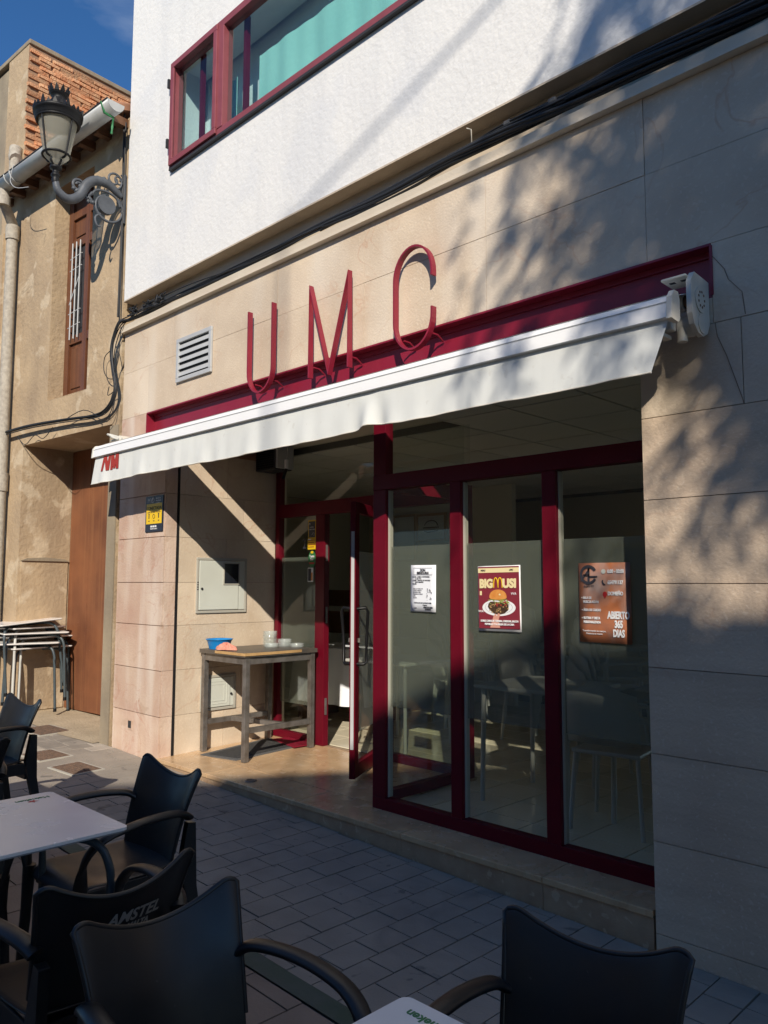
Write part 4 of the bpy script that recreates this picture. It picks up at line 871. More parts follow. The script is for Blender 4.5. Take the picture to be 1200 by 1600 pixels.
t = thing('red_mat', 'small dark red mat at the foot of the porch screen', 'mat', (-5.45, 1.08, .03)); mm = MB(); mm.add([(x, y, FZ(y)+z) for z in (.012, .02) for (x, y) in ((-5.72, 1.0), (-5.32, .93), (-5.28, 1.13), (-5.66, 1.14))], [(3, 2, 1, 0), (4, 5, 6, 7), (0, 1, 5, 4), (1, 2, 6, 5), (2, 3, 7, 6), (3, 0, 4, 7)]); part(mm, 'sheet', 'red', t)
t = thing('floor_spotlight', 'small round steel fitting set in the step edge', 'floor fitting', (-4.78, .10, .003)); part(MB().lathe([(.045, 0), (.045, .004), (.03, .006), (.028, .003)], n=16), 'ring', 'steel', t, False)

# ================================================================ OLD HOUSE (local frame, rotated 4.2 deg about the corner)
old = thing('old_house', 'old ochre plastered house with brown door and wooden shutter', 'house', (-6.75, 0, 0), R(4.2))
LW = -2.62
def L(mb, nm_, mt, par=old, **k): return part(mb, nm_, mt, par, False, **k)
hw = MB(); D = .57; lx = -1.93; wl0, wl1, wlz0, wlz1 = -1.43, -.64, 3.31, 5.60
lin = 2.90; 
hw.box(LW, lx, 0, .8, -.2, lin); hw.box(-.14, -.02, 0, .8, -.2, lin)
hw.box(LW, wl0, 0, .8, lin, 5.86); hw.box(wl1, -.02, 0, .8, lin, 5.86); hw.box(wl0, wl1, 0, .8, lin, wlz0); hw.box(wl0, wl1, 0, .8, wlz1, 5.86)
hw.box(lx, -.14, .66, .8, -.2, lin)
owall = L(hw, 'wall', 'ochre')
L(MB().box(-.16, -.021, -.012, -.001, -.2, lin-.02), 'corner_strip', 'ochred', owall)
od = MB()
dr_ = L(MB().box(lx+.005, -.145, D+.02, D+.05, .05, lin-.003), 'door', 'door')
bx_ = [lx+.006, lx+.41, lx+.86, lx+1.27, lx+1.62, -.146]
for a, b in zip(bx_, bx_[1:]): L(MB().box(a+.002, b-.002, D-rnd.uniform(0, .003), D+.0195, .06, lin-.006), 'door_board', 'door', dr_, bevel=.002)
L(MB().tube([(-.36, D-.004, 1.02), (-.36, D-.02, 1.02)], .018, 10), 'door_lock', 'dark', dr_)
L(MB().box(lx+.002, lx+.012, .03, D-.02, .07, 1.66), 'lower_plaster', 'ochre', owall)
g_ = MB(); g_.prism([(.02, 1.66), (.56, 1.66), (.50, 1.685), (.28, 1.70), (.08, 1.685)], lambda a, b, d: (lx+d, a, b), .002, .03); L(g_, 'plaster_lip', 'ochred', owall)
# shutter
sy0 = .16
sf = MB(); sf.box(wl0+.002, wl1-.002, sy0+.03, sy0+.06, wlz0, wlz1-.002)
shu = L(sf, 'shutter', 'shutter')
rails = MB()
for a, b in ((wl0+.003, wl0+.05), (wl0+.055, wl0+.085), (wl0+.36, wl0+.44), (wl1-.08, wl1-.004)): rails.box(a, b, sy0, sy0+.03, wlz0+.002, wlz1-.004)
for z in (wlz0+.002, wlz0+.62, 4.98, wlz1-.3): rails.box(wl0+.085, wl1-.08, sy0+.006, sy0+.03, z, z+.09)
L(rails, 'shutter_rail', 'shutter', shu, bevel=.004)
for z0, z1 in ((wlz0+.14, wlz0+.57), (5.10, 5.26)): L(MB().box(wl0+.12, wl0+.33, sy0+.018, sy0+.03, z0, z1), 'shutter_panel', 'shutter', shu, bevel=.006)
L(MB().box(wl0+.10, wl0+.34, sy0+.026, sy0+.0295, wlz0+.72, 4.97), 'shutter_opening', 'dark', shu)
gr = MB()
for k in range(3):
    x = wl0+.14+.08*k; gr.tube([(x, sy0-.02, wlz0+.66), (x, sy0-.02, 5.02)], .008, 6)
for z in (4.1, 4.25, 4.72, 4.85): gr.tube([(wl0+.10, sy0-.02, z), (wl0+.34, sy0-.02, z+.02)], .006, 5)
gr.tube([(wl0+.12, sy0-.025, 4.35), (wl0+.3, sy0-.025, 4.62)], .006, 5)
L(gr, 'iron_grille', 'grille', shu)
L(MB().box(wl0, wl1, .0, .16, wlz0-.002, wlz0+.004), 'sill', 'ochre', owall)
# roof, gutter, pipe
ro = MB(); ro.add([(LW, -.23, 5.90), (.0, -.23, 5.90), (.0, 3.0, 7.05), (LW, 3.0, 7.05), (LW, -.23, 5.84), (0, -.23, 5.84), (0, 3, 6.95), (LW, 3, 6.95)], [(0, 1, 2, 3), (7, 6, 5, 4), (0, 4, 5, 1), (0, 3, 7, 4), (1, 5, 6, 2)])
roof = L(ro, 'roof', 'roof')
tl = MB(); tl.grid(lambda u, v: (.075*math.cos(math.pi*u), -.24+.55*v, .06*math.sin(math.pi*u)+5.87+.18*v), 7, 2); tme = tl.mesh('roof_tile'); tme.materials.append(M['roof'])
for k in range(13):
    o = bpy.data.objects.new('roof_tile', tme); COL.objects.link(o); o.parent = roof; o.location = (LW+.12+.2*k, rnd.uniform(-.01, .01), rnd.uniform(-.01, .01)); q = o.modifiers.new('s', 'SOLIDIFY'); q.thickness = .014
for k in range(9): L(MB().box(LW+.12+.3*k, LW+.19+.3*k, -.16, -.001, 5.76, 5.838), 'rafter_end', 'brownwood', roof)
gt = MB(); gy, gz, grr = -.25, 5.815, .085
gt.grid(lambda u, v: (-2.2+2.36*u, gy+grr*math.cos(math.pi+math.pi*v), gz+grr*math.sin(math.pi+math.pi*v)), 2, 12)
gut = L(gt, 'gutter', 'zinc', solid=.006)
ge = MB(); ge.prism([(gy+grr*math.cos(math.pi+math.pi*k/12), gz+grr*math.sin(math.pi+math.pi*k/12)) for k in range(13)], lambda a, b, d: (d, a, b), .16, .166); L(ge, 'end_cap', 'zinc', gut)
L(MB().tube([(-2.2, gy-grr, gz+.004), (.16, gy-grr, gz+.004)], .010, 6), 'gutter_bead', 'dark', gut)
ch = MB(); ch.tube([(.06, gy-.09, gz+.01), (.07, gy-.06, gz-.09), (.09, gy+.02, gz-.11), (.11, gy+.0, gz-.22), (.10, gy, gz-.28)], .012, 6); L(ch, 'green_string', 'grn', gut)
for x in (-1.80, -1.93):
    jn = MB(); jn.tube([(x, gy+(grr+.006)*math.cos(math.pi+math.pi*k/12), gz+(grr+.006)*math.sin(math.pi+math.pi*k/12)) for k in range(13)], .008, 5); L(jn, 'gutter_strap', 'zinc', gut)
px_ = -2.24
pp = MB(); pp.tube(smooth_path([(-2.12, gy, 5.76), (-2.12, gy, 5.64), (-2.13, gy+.02, 5.58), (px_+.01, -.10, 5.45), (px_, -.085, 5.40), (px_, -.085, 5.30)]), .055, 12)
pp.tube([(px_, -.085, 5.36), (px_, -.085, -.05)], .058, 14); pip = L(pp, 'downpipe', 'fibre')
for z0, z1 in ((5.26, 5.42), (2.42, 2.62), (5.56, 5.66)):
    L(MB().tube([(px_ if z0 < 5.5 else -2.12, -.085 if z0 < 5.5 else gy, z0), (px_ if z0 < 5.5 else -2.12, -.085 if z0 < 5.5 else gy, z1)], .072, 14), 'pipe_collar', 'fibre', pip)
L(MB().tube([(px_-.01, -.085, .9), (px_-.01, -.085, 1.55)], .062, 12), 'worn_sleeve', 'ochred', pip)
wr = MB(); wr.tube(smooth_path([(-1.7, gy-.09, gz+.03), (-1.72, gy-.11, gz-.14), (-1.6, gy-.10, gz-.26), (-1.35, gy-.08, gz-.33)]), .004, 5); L(wr, 'loose_wire', 'grille', gut)
vc = MB(); vc.tube([(-.06, -.03, 5.9), (-.055, -.025, 4.6), (-.06, -.03, 3.9)], .010, 6); vc.tube([(-.03, -.03, 5.8), (-.03, -.03, 3.9)], .007, 6); L(vc, 'corner_cable', 'cable', owall)

# brick gable building beyond
gb = thing('brick_gable_building', 'taller house end with exposed orange brick gable above the gutter', 'building', (-6.75, 0, 0), R(4.2))
gx = -2.62; gy0 = .23
gw = MB(); gw.box(-9, gx-.012, gy0, 6.5, -.2, 7.9); gw.box(-9, gx-.012, gy0-.008, gy0, 3.5, 7.9); gwall = L(gw, 'front_wall', 'ochred', gb)
L(MB().box(-3.16, gx-.012, gy0-.05, gy0-.008, 5.6, 7.95), 'corner_pilaster', 'ochre', gb)
L(MB().box(-9, -3.161, gy0-.03, gy0-.0085, 5.5, 5.62), 'string_course', 'ochred', gb)
L(MB().box(-9, LW-.001, -.02, gy0-.0085, -.2, 5.48), 'lower_wall', 'ochre', gb)
bwk = L(MB().box(gx-.011, gx-.004, gy0-.05, 6.5, 5.6, 7.93), 'brick_backing', 'bmortar', gb)
bh, bl = .054, .26; bme = []
for q in range(4):
    b = MB().box(-.02, .012+.004*q, -bl/2+.006, bl/2-.006, -bh/2+.006, bh/2-.006); me = b.mesh('brick')
    for v in me.vertices: v.co += Vector((rnd.uniform(-.004, .006), rnd.uniform(-.008, .008), rnd.uniform(-.005, .005)))
    me.materials.append(M['brick']); bme.append(me)
rows = int((7.88-6.15)/bh)
nb_ = 0
for r_ in range(rows):
    y = gy0-.05+(.125 if r_ % 2 else 0)+rnd.uniform(-.02, .02)
    while y < 3.4 and nb_ < 300:
        if rnd.random() > .04 and 7.88-bh*r_ > 6.05+.33*y:
            o = bpy.data.objects.new('brick', rnd.choice(bme)); COL.objects.link(o); o.parent = bwk; o.location = (gx, y+bl/2, 7.88-bh*r_-bh/2); o.rotation_euler = (rnd.uniform(-.03, .03), 0, 0); nb_ += 1
        y += bl+rnd.uniform(-.01, .03)
L(MB().box(-9, gx+.02, gy0-.06, 6.5, 7.93, 7.99), 'coping', 'ochred', gb, bevel=.01)
ap_ = MB(); ap_.tube(smooth_path([(-2.74, gy0-.10, 6.62), (-2.72, gy0-.12, 6.5), (-2.66, gy0-.13, 6.44)]), .075, 10); ap_.tube([(-2.70, gy0-.13, 6.46), (-2.70, gy0-.13, 5.0)], .06, 12); L(ap_, 'upper_downpipe', 'fibre', gb)

# ================================================================ STREET LAMP
lamp = thing('street_lamp', 'ornate black cast iron wall lantern on a scrolled bracket', 'street lamp', (-6.80, -.02, 5.0))
part(MB().box(-.03, .03, -.012, .012, -.20, .28), 'wall_plate', 'ironlt', lamp, False, bevel=.004)
armp = smooth_path([(0, -.02, .06), (0, -.07, .09), (0, -.16, .135), (0, -.27, .13), (0, -.36, .06), (0, -.43, -.08), (0, -.53, -.14), (0, -.62, -.09), (0, -.643, .0)], 5)
n_ = len(armp); part(MB().tube(armp, .03, 10, radii=[.027+.018*math.sin(math.pi*i/(n_-1)) for i in range(n_)]), 'arm', 'ironlt', lamp, False)
def spiral(cy, cz, r0, r1, a0, turns, n=26): return [(0, cy+(r0+(r1-r0)*i/n)*math.cos(a0+turns*6.283*i/n), cz+(r0+(r1-r0)*i/n)*math.sin(a0+turns*6.283*i/n)) for i in range(n+1)]
sc_ = MB()
sc_.tube(spiral(-.10, .20, .085, .02, -1.2, 1.4), .011, 7); sc_.tube(spiral(-.055, .22, .06, .015, 1.2, -1.3), .009, 7)
sc_.tube(spiral(-.44, .02, .06, .02, .4, 1.4), .014, 7); sc_.tube(spiral(-.15, -.09, .15, .11, .9, -.85), .013, 7); sc_.tube(smooth_path([(0, -.22, -.17), (0, -.27, -.22), (0, -.25, -.29), (0, -.22, -.29)]), .010, 7)
sc_.tube(smooth_path([(0, -.03, -.04), (0, -.07, .03), (0, -.16, .06), (0, -.27, .04), (0, -.31, -.02)]), .012, 7); sc_.tube(smooth_path([(0, -.31, .0), (0, -.34, -.05), (0, -.31, -.08)]), .016, 7)
for k in range(5): sc_.lathe([(.0, -.02), (.02, 0), (0, .02)], (.0, -.32-.02*(k % 3), -.06+.025*(k//2)-.03), 8, closed=True)
for (y_, z_, r_) in ((-.14, .165, .02), (-.20, .175, .022), (-.26, .165, .02), (-.31, .13, .018), (-.41, -.01, .03), (-.45, -.035, .026), (-.42, .02, .022), (-.48, -.02, .02), (-.09, .13, .018), (-.30, -.09, .022), (-.33, -.06, .018)): sc_.lathe([(0, -r_), (r_*.8, -r_*.5), (r_, 0), (r_*.7, r_*.6), (0, r_)], (0, y_, z_), 8, closed=True)
o = part(sc_, 'scroll', 'ironlt', lamp, False); o['kind'] = 'stuff'
dk = MB(); dk.prism([(-.17+.085*math.cos(a*.2618), -.075+.085*math.sin(a*.2618)) for a in range(24)], lambda a, b, d: (d, a, b), -.022, .022); part(dk, 'disc', 'ironlt', lamp, False, bevel=.006)
lx_, ly_ = 0, -.645
c_ = (lx_, ly_, 0)
part(MB().lathe([(.028, -.03), (.034, .0), (.028, .02), (.04, .03), (.04, .045), (.028, .055), (.026, .085), (.05, .095), (.052, .115), (.035, .125)], c_, 16), 'stem', 'iron', lamp, False)
zb0, zb1, rb0, rb1 = .215, .525, .118, .175
part(MB().lathe([(.02, .125), (rb0-.01, zb0), (rb1-.012, zb1)], c_, 28, closed=True), 'glass_globe', 'glassl', lamp, False)
fr = MB()
for k in range(4):
    a = .35+k*1.5708; fr.tube([(ly_*0+(rb0)*math.cos(a), ly_+rb0*math.sin(a), zb0), (rb1*math.cos(a), ly_+rb1*math.sin(a), zb1)], .008, 6)
    fr.tube(smooth_path([(.03*math.cos(a), ly_+.03*math.sin(a), .12), (.06*math.cos(a), ly_+.06*math.sin(a), .165), (.05*math.cos(a), ly_+.05*math.sin(a), .185), (.10*math.cos(a), ly_+.10*math.sin(a), .19), (rb0*math.cos(a), ly_+rb0*math.sin(a), zb0)]), .010, 6)
part(fr, 'lantern_bar', 'iron', lamp, False)
ring = lambda r_, z, t_: [(r_*math.cos(a*.2244), ly_+r_*math.sin(a*.2244), z) for a in range(28)]
for a_, b_ in ((rb0, zb0), (rb1+.003, zb1)): part(MB().tube(ring(a_, b_, 0), .011, 6, closed=True), 'lantern_ring', 'iron', lamp, False)
part(MB().lathe([(rb1+.002, zb1), (rb1+.02, zb1+.02), (rb1+.022, zb1+.055), (rb1+.034, zb1+.06), (rb1+.034, zb1+.085), (rb1+.01, zb1+.10), (.14, zb1+.12), (.085, zb1+.175), (.062, zb1+.215), (.055, zb1+.24), (.07, zb1+.25), (.078, zb1+.27)], c_, 28), 'canopy', 'iron', lamp, False)
cs = MB()
for k in range(24):
    a = k*.2618; r_ = rb1+.030; h_ = .075 if k % 4 == 0 else (.035 if k % 2 else .05); z = zb1+.08
    p = Vector((r_*math.cos(a), ly_+r_*math.sin(a), z)); tg = Vector((-math.sin(a), math.cos(a), 0)); od_ = Vector((math.cos(a), math.sin(a), 0))*.006
    w_ = .02
    pts = [p-tg*w_, p+tg*w_, p+tg*w_*.5+Vector((0, 0, h_*.6)), p+Vector((0, 0, h_)), p-tg*w_*.5+Vector((0, 0, h_*.6))]
    cs.add([q+od_ for q in pts]+[q-od_ for q in pts], [(0, 1, 2, 3, 4), (9, 8, 7, 6, 5)]+[(i, 5+i, 5+(i+1) % 5, (i+1) % 5) for i in range(5)])
part(cs, 'cresting', 'iron', lamp, False)
cw = MB()
for k in range(10):
    a = k*.6283; r0_, r1_ = .075, .088; z = zb1+.27
    for rr0, zz0, w_ in ((r0_, z, .022),):
        p = Vector((r0_*math.cos(a), ly_+r0_*math.sin(a), z)); q = Vector((r1_*math.cos(a), ly_+r1_*math.sin(a), z+.065)); tg = Vector((-math.sin(a), math.cos(a), 0)); od_ = Vector((math.cos(a), math.sin(a), 0))*.005
        pts = [p-tg*w_, p+tg*w_, q+tg*w_*.35-Vector((0, 0, .02)), q, q-tg*w_*.35-Vector((0, 0, .02))]
        cw.add([x+od_ for x in pts]+[x-od_ for x in pts], [(0, 1, 2, 3, 4), (9, 8, 7, 6, 5)]+[(i, 5+i, 5+(i+1) % 5, (i+1) % 5) for i in range(5)])
part(cw, 'finial_crown', 'iron', lamp, False)

# ================================================================ TERRACE FURNITURE
def make_table(label, group, topmat='tabletop'):
    t = thing('terrace_table', label, 'table', (0, 0, 0), 0, group)
    h, r_, hz = .325, .022, .72; o = []
    for cx, cy, a0 in ((h-r_, h-r_, 0), (-h+r_, h-r_, 90), (-h+r_, -h+r_, 180), (h-r_, -h+r_, 270)):
        for k in range(6): o.append((cx+r_*math.cos(R(a0+18*k)), cy+r_*math.sin(R(a0+18*k))))
    m = MB(); m.prism(o, lambda a, b, d: (a, b, d), hz-.010, hz); top = part(m, 'tabletop', topmat, t, False, bevel=.003)
    m = MB(); m.prism([(a*.985, b*.985) for a, b in o], lambda a, b, d: (a, b, d), hz-.016, hz-.0102); part(m, 'edge_band', 'tabledge', top, False)
    for k in range(4):
        a = R(45+90*k); c, s = math.cos(a), math.sin(a)
        part(MB().tube(smooth_path([(.05*c, .05*s, hz-.04), (.22*c, .22*s, hz-.035), (.345*c, .345*s, hz-.055), (.395*c, .395*s, hz-.13), (.405*c, .405*s, hz-.25), (.43*c, .43*s, .02)]), .014, 10), 'leg', 'tube', t, False)
        part(MB().tube([(.43*c, .43*s, .035), (.431*c, .431*s, 0)], .017, 8), 'foot', 'black', t, False)
    part(MB().box(-.07, .07, -.07, .07, hz-.045, hz-.017), 'hub', 'tube', t, False)
    return t, top
def brand(top):
    # beer lettering and star near one corner of the top (local frame)
    me = text_mesh('Heineken', .024, .0008, 'LEFT', 1., 0., .0004).copy(); me.materials.clear(); o = link('lettering', me, 'grn', top); o.location = (.29, .265, .7204); o.rotation_euler = (0, 0, math.pi)
    st = MB(); pts = [((.022 if k % 2 == 0 else .009)*math.cos(R(90+36*k)), (.022 if k % 2 == 0 else .009)*math.sin(R(90+36*k))) for k in range(10)]
    st.prism(pts, lambda a, b, d: (.215+a, .225-b, d), .7202, .7207); part(st, 'star', 'redp', top, False)
tA, topA = make_table('white square terrace table with beer lettering by the three black chairs', 'white terrace tables in the foreground'); brand(topA)
tB = copytree(tA); tC2 = copytree(tA)
def place(t, x, y, rz, label=None): 
    t.location = (x, y, zg(x)); t.rotation_euler = (0, 0, rz)
    if label: t['label'] = label
place(tA, -2.907, -2.33, R(90)); tA['label'] = 'white square terrace table at left, between three black chairs'
place(tB, -.907, -2.384, R(90), 'white terrace table at the bottom edge, its corner beside the front chairs'); tB.rotation_euler = (0, 0, 0)
place(tC2, -5.0, -2.10, R(3), 'white terrace table beyond the left edge in front of the far chair')
# mirror text position for table B so that the lettering sits at its far left corner
for ch in tB.children:
    for g in ch.children:
        if g.name.startswith('lettering'): g.location.x = -.045-.04+.0; g.location = (-.150, .288, .7204)
        if g.name.startswith('star'): g.location.x = -.42; g.location.y = .02
for ch in tC2.children:
    for g in list(ch.children):
        if g.name.startswith(('lettering', 'star')): bpy.data.objects.remove(g)
# chair
def make_chair():
    t = thing('resin_armchair', '', 'chair', (0, 0, 0), 0, 'black resin terrace armchairs')
    def bk(u, v):
        s = 2*u-1; w = .195+.012*v+.022*v**3; zt = .728+.082*abs(s)**2.0-.034*max(0, (abs(s)-.78)/.22)**2.6
        zz = .40+(zt-.40)*v; y = -.185-.045*v-.055*v*v+.05*s*s*(.75-.15*v)
        return (s*w, y, zz)
    b = MB(); b.grid(bk, 41, 13); back = part(b, 'backrest', 'chair', t, False, solid=.011, bevel=.004, sub=1)
    rim = MB(); path = [bk(0, v/14) for v in range(3, 15)]+[bk(u/48, 1) for u in range(1, 48)]+[bk(1, v/14) for v in range(14, 2, -1)]
    rim.tube(path, .0075, 8); part(rim, 'rim_bead', 'chair', back, False)
    def st(u, v):
        s = 2*u-1; y = -.20+.44*v; w = .205+.012*math.sin(v*3.14)
        return (s*w, y, .435+.012*s*s-.012*math.sin(v*3.14)-(.05*max(0, (v-.86)/.14)**2)-(.0))
    b = MB(); b.grid(st, 11, 13); seat = part(b, 'seat', 'chair', t, False, solid=.010, sub=1)
    ap = MB()
    for s in (-1, 1): ap.box(s*.207-.006, s*.207+.006, -.19, .20, .365, .430)
    ap.box(-.20, .20, .205, .217, .365, .40); ap.box(-.19, .19, -.207, -.195, .33, .42); part(ap, 'apron', 'chair', t, False, bevel=.004)
    for s in (-1, 1):
        p = smooth_path([(s*.206, -.214, .612), (s*.226, -.165, .638), (s*.248, -.05, .648), (s*.262, .07, .640), (s*.264, .17, .616), (s*.257, .228, .562), (s*.246, .240, .48), (s*.232, .232, .40)], 5)
        n = len(p); part(MB().tube(p, .026, 12, rz=.0125, radii=[.030-.004*min(1, i/(n*.5)) for i in range(n)]), 'armrest', 'chair', t, False)
        b = MB(); b.tube([(s*.232, .23, .43), (s*.240, .236, .22), (s*.252, .248, 0)], .024, 10, rz=.024, radii=[.026, .021, .016]); part(b, 'leg', 'chair', t, False)
        b = MB(); b.prism([(-.250, .585), (-.215, .59), (-.185, .44), (-.205, .33), (-.285, .0), (-.310, .0), (-.255, .34)], lambda a, z, d: (s*(.196+.03*(.6-z)+d), a, z), -.014, .016); part(b, 'leg', 'chair', t, False, bevel=.004)
    return t, back
chA, backA = make_chair()
spots = [((-3.062, -1.552), 180, 'black armchair on the shop side of the left table, back to the door'),
         ((-5.06, -1.405), 183, 'farthest black armchair, beside the drain covers at the left edge'),
         ((-2.08, -2.286), 90, 'black armchair with beer lettering on its back, pulled up to the left table'),
         ((-1.878, -2.292), -90, 'large black armchair in the bottom centre, back to back with the lettered one'),
         ((-1.03, -1.61), 190, 'black armchair at bottom right, nearest the stone wall'),
         ((-3.90, -2.15), 90, 'black armchair cut off by the left edge, only its back edge showing'),
         ((-3.70, -2.42), -90, 'black armchair tucked under the far side of the left table')]
for i, ((bx_, by_), deg, lab) in enumerate(spots):
    c = chA if i == 0 else copytree(chA)
    a = R(deg); f = Vector((-math.sin(a), math.cos(a)))
    # the spot is where the top of the back stands: local y = -.285
    px, py = bx_+f.x*.27, by_+f.y*.27
    c.location = (px, py, zg(px)); c.rotation_euler = (0, 0, a); c['label'] = lab
    if i == 2: chAm = c
b3 = [o for o in chAm.children if o.name.startswith('backrest')][0]
def on_back(body, h, xc, z0, shear):
    me = text_mesh(body, h, .0012, 'CENTER', 1.0, shear, .0002).copy(); me.materials.clear()
    for v in me.vertices:
        x = -v.co.x; x = xc+x*-1; z = z0+v.co.y; vv = (z-.40)/(.735-.40); w = .195+.012*vv+.022*vv**3; q = x/w
        vv = (z-.40)/(.728+.075*q*q-.40); y = -.185-.045*vv-.055*vv*vv+.05*q*q*(.75-.15*vv)
        v.co = (x, y-.0095+v.co.z, z)
    me.update(); return link('lettering', me, M['boxf'], b3)
on_back('AMSTEL', .034, .045, .640, .25); on_back('MALTA', .016, .06, .616, .25)
# stacked tables by the brown door
sk, _ = make_table('white terrace table in the stack by the brown door', 'terrace tables stacked by the brown door')
stk = [sk]+[copytree(sk) for _ in range(5)]
names = ['lowest table of the stack by the brown door', 'second table from the bottom of the stack by the brown door', 'third table from the bottom of the stack by the brown door', 'third table from the top of the stack by the brown door', 'second table from the top of the stack by the brown door', 'topmost table of the stack by the brown door, slightly tilted']
for k, t in enumerate(stk):
    x, y = -8.78+(.0, .07, -.06, .08, -.03, .0)[k], .02+(.03, -.07, .06, .0, -.05, 0)[k]
    t.location = (x, y, .03+.052*k); t.rotation_euler = (0, 0, R((6, -14, 12, -8, 17, 2)[k])); t['label'] = names[k]
    if k == 5: t.rotation_euler = (R(5), R(-1), R(3)); t.location = (-8.72, -.02, .30)
    if k in (2, 4):
        for q, ch in enumerate([c for c in t.children if c.name.startswith('leg')]):
            if q == 2 or q == 3: ch.data = ch.data.copy(); ch.data.materials[0] = M['tubelt']

# ================================================================ ACROSS THE STREET (behind the viewer: shade and reflections)
def house(name, label, x0, x1, y0, y1, h, mt, gable=None, win=True, yfr=False):
    t = thing(name, label, 'house', ((x0+x1)/2, (y0+y1)/2, zg(0)))
    m = MB(); m.box(x0, x1, y0, y1, -1, h); part(m, 'wall', mt, t)
    if gable:
        xr, zr = gable; g = MB(); g.prism([(x0, h), (xr, zr), (x1, zr), (x1, h)], lambda a, b, d: (a, d, b), y0, y1); part(g, 'gable', mt, t)
        part(MB().prism([(x0-.05, h), (xr, zr+.03), (xr, zr+.14), (x0-.05, h+.12)], lambda a, b, d: (a, d, b), y0, y1+.05), 'roof', 'roof', t)
    else: part(MB().box(x0-.05, x1+.05, y0, y1+.06, h, h+.12), 'coping', mt, t)
    if win:
        k = 0; x = x0+.8
        while x < x1-1.4:
            for z in (.0, 3.6):
                if z+2.2 > h-.3: continue
                hz = 2.2 if z == 0 else 1.5
                f = MB(); f.box(x, x+1.1, y1+.005, y1+.06, z, z+.08); f.box(x, x+1.1, y1+.005, y1+.06, z+hz-.08, z+hz); f.box(x, x+.08, y1+.005, y1+.06, z+.08, z+hz-.08); f.box(x+1.02, x+1.1, y1+.005, y1+.06, z+.08, z+hz-.08)
                w_ = part(f, 'window', 'yfr' if yfr else 'brownwood', t); part(MB().box(x+.08, x+1.02, y1+.006, y1+.02, z+.08, z+hz-.08), 'pane', 'phone', w_)
            x += 1.9
    return t
house('low_house', 'low house across the street behind the viewer, reflected in the shop glass', -16, 1.4, -16, -10, 5.6, 'house1', yfr=True)
house('gabled_house', 'unseen gabled plaster house across the street, roofline shaped for its shade', 1.5, 7.6, -17, -10, 6.81, 'house2', (7.0, 9.56))  # unseen; sloping roofline shaped to cast the lower shade edge on the shopfront
house('flat_roofed_house', 'unseen flat roofed cream house across the street, height set for its shade', 7.7, 22, -17, -10, 9.36, 'house1')  # unseen; roof height set by where its shadow ends on the right wall
def tree(label, x, y, zc_, rx, rz_, nleaf, seed, lsize=.13, lobes=9, gaps=.5):
    q = random.Random(seed); t = thing('street_tree', label, 'tree', (x, y, zg(x)), 0, 'street trees behind the viewer')
    base_ = Vector((0, 0, 0)); cz = zc_-zg(x)
    tr = MB(); tr.tube(smooth_path([(0, 0, -.1), (.06, .03, 1.8), (-.05, .0, 3.6), (.05, 0, cz-rz_*.7), (.0, 0, cz)]), .16, 10, radii=[.17-.13*i/16 for i in range(17)])
    lob = []
    for k in range(lobes):
        while True:
            p = Vector((q.uniform(-1, 1), q.uniform(-1, 1), q.uniform(-1, 1)))
            if .25 < p.length < 1: break
        lob.append((Vector((p.x*rx, p.y*rx*.8, cz+p.z*rz_)), q.uniform(.35, .7)*rx*(.55 if lobes < 15 else .44)))
    for c, r_ in lob: tr.tube(smooth_path([(0, 0, cz-rz_*.75), ((c.x)*.4, c.y*.4, cz-rz_*.35+(c.z-cz)*.3), tuple(c)]), .05, 6, radii=[.055-.045*i/8 for i in range(9)])
    part(tr, 'trunk', 'bark', t, False)
    lm = MB(); per = nleaf//lobes
    for c, r_ in lob:
        for k in range(per):
            d = Vector((q.gauss(0, 1), q.gauss(0, 1), q.gauss(0, .8))).normalized()*r_*q.random()**.45
            p = c+d; n = Vector((q.gauss(0, 1), q.gauss(0, 1), q.gauss(0, 1)+.6)).normalized(); u = n.orthogonal().normalized(); v = n.cross(u); s = lsize*q.uniform(.6, 1.2)
            lm.add([p-u*s, p+v*s*.5, p+u*s, p-v*s*.5], [(0, 1, 2, 3)])
    part(lm, 'crown', 'leaf', t, False); return t
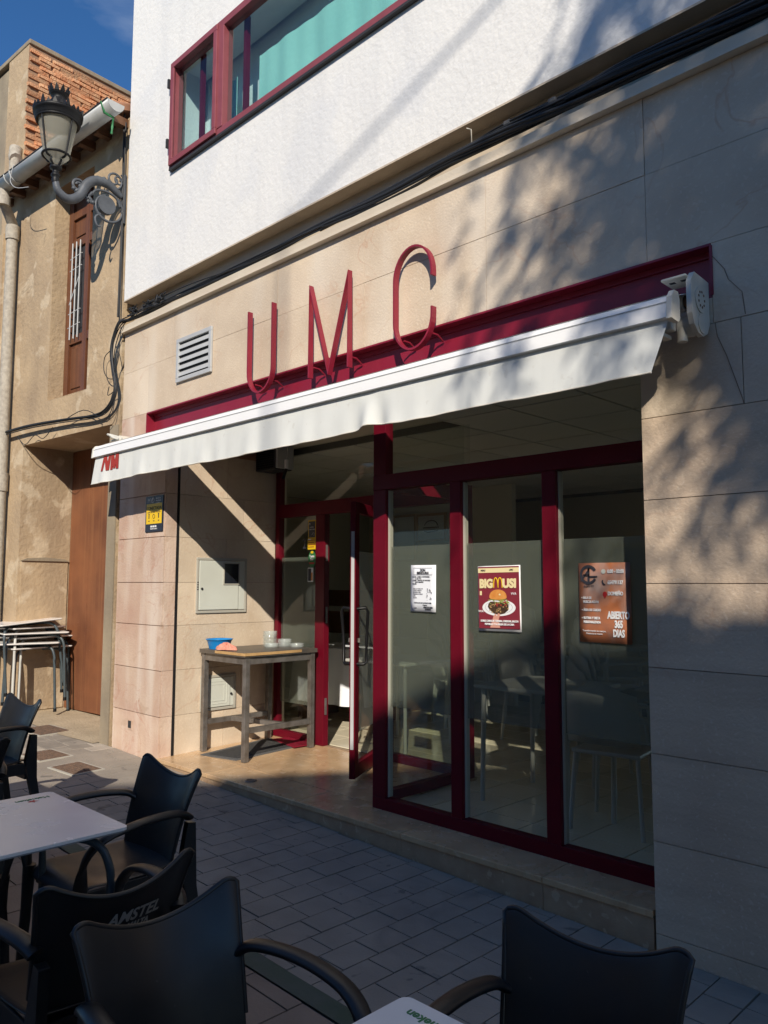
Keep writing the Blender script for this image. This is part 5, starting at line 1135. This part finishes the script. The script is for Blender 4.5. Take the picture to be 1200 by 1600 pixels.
def frond_tree(label, x, y, zc_, rx, rz_, nsp, seed):
    q = random.Random(seed); t = thing('street_tree', label, 'tree', (x, y, zg(x)), 0, 'street trees behind the viewer'); cz = zc_-zg(x)
    tr = MB(); tr.tube(smooth_path([(.9, -.5, -.1), (.95, -.5, 1.8), (.7, -.4, 3.6), (.4, -.2, cz-rz_*.6), (.0, 0, cz+.2)]), .13, 10, radii=[.14-.1*i/16 for i in range(17)])
    lm = MB()
    for k in range(nsp):
        while True:
            p = Vector((q.uniform(-1, 1), q.uniform(-1, 1), q.uniform(-1, 1)))
            if p.length < 1: break
        low = k >= nsp-34
        st_ = Vector((.30+p.x*.5, p.y*.4, cz-1.0+p.z*.42)) if low else Vector((p.x*rx*.7, p.y*rx*.5, cz+p.z*rz_*.8+.25)); az = q.uniform(0, 6.283); out = Vector((math.cos(az), math.sin(az)*.7, 0))
        ln = q.uniform(.3, .75) if low else q.uniform(.55, 1.25); pts = [st_+out*(ln*.55*math.sin(1.4*i/7))+Vector((0, 0, .18*math.sin(i*.5)-ln*.75*(i/7)**1.8)) for i in range(8)]
        tr.tube(pts, .008, 4, radii=[.012-.0013*i for i in range(8)])
        if k % 5 == 0: tr.tube(smooth_path([(.3, -.15, cz-rz_*.7), tuple(st_*.5+Vector((.1, 0, (cz-rz_*.3)*.5))), tuple(st_)]), .03, 5, radii=[.035-.003*i for i in range(9)])
        for i in range(1, 8):
            for sd_ in (-1, 1):
                for rep in (0, 1):
                    b0 = pts[i-1].lerp(pts[i], rep*.5+q.random()*.4); tg = (pts[i]-pts[i-1]).normalized(); sv = tg.cross(Vector((q.uniform(-.4, .4), q.uniform(-.4, .4), 1))).normalized()*sd_
                    d_ = (tg*.6+sv*.7+Vector((0, 0, -.35))).normalized()*q.uniform(.10, .19); w_ = d_.cross(Vector((q.gauss(0, 1), q.gauss(0, 1), q.gauss(0, 1)))).normalized()*q.uniform(.012, .020)
                    lm.add([b0, b0+d_*.5+w_, b0+d_, b0+d_*.5-w_], [(0, 1, 2, 3)])
    part(tr, 'trunk', 'bark', t, False); part(lm, 'crown', 'leaf', t, False); return t
frond_tree('drooping street tree behind the viewer, casting feathery shade on the stone wall', 3.66, -5.5, 7.75, 1.35, 1.55, 225, 5)
tree('taller street tree behind the viewer, shading the right end of the facade', 9.2, -7.6, 9.6, 1.9, 2.0, 4500, 23, .11, 12)
# overhead cable whose shadow crosses the white wall
t = thing('overhead_cable', 'single overhead cable strung high across the street behind the viewer', 'cable', (0, -6.1, 10)); a = Vector((-4.353, -.02, 3.95)); b = Vector((-2.747, -.02, 4.55)); d = (b-a); sh_ = SUN/(-SUN.y)*6.0
k_ = SUN/(-SUN.y); e0 = a+k_*12.2; e1 = b+d*1.2+k_*4.6
b_ = MB(); b_.tube([tuple(e0), tuple(e0.lerp(e1, .5)), tuple(e1), tuple(e1+(e1-e0)*.6)], .016, 8); part(b_, 'wire', 'cable', t)
t = thing('roof_mast', 'thin metal mast on the gabled house, unseen and added to end the overhead cable', 'mast', (e0.x, e0.y, 7)); part(MB().tube([(e0.x, e0.y, 7), (e0.x, e0.y, e0.z+.1)], .018, 8), 'pole', 'tube', t)  # added mast: ends the cable so its shadow stops at the ledge
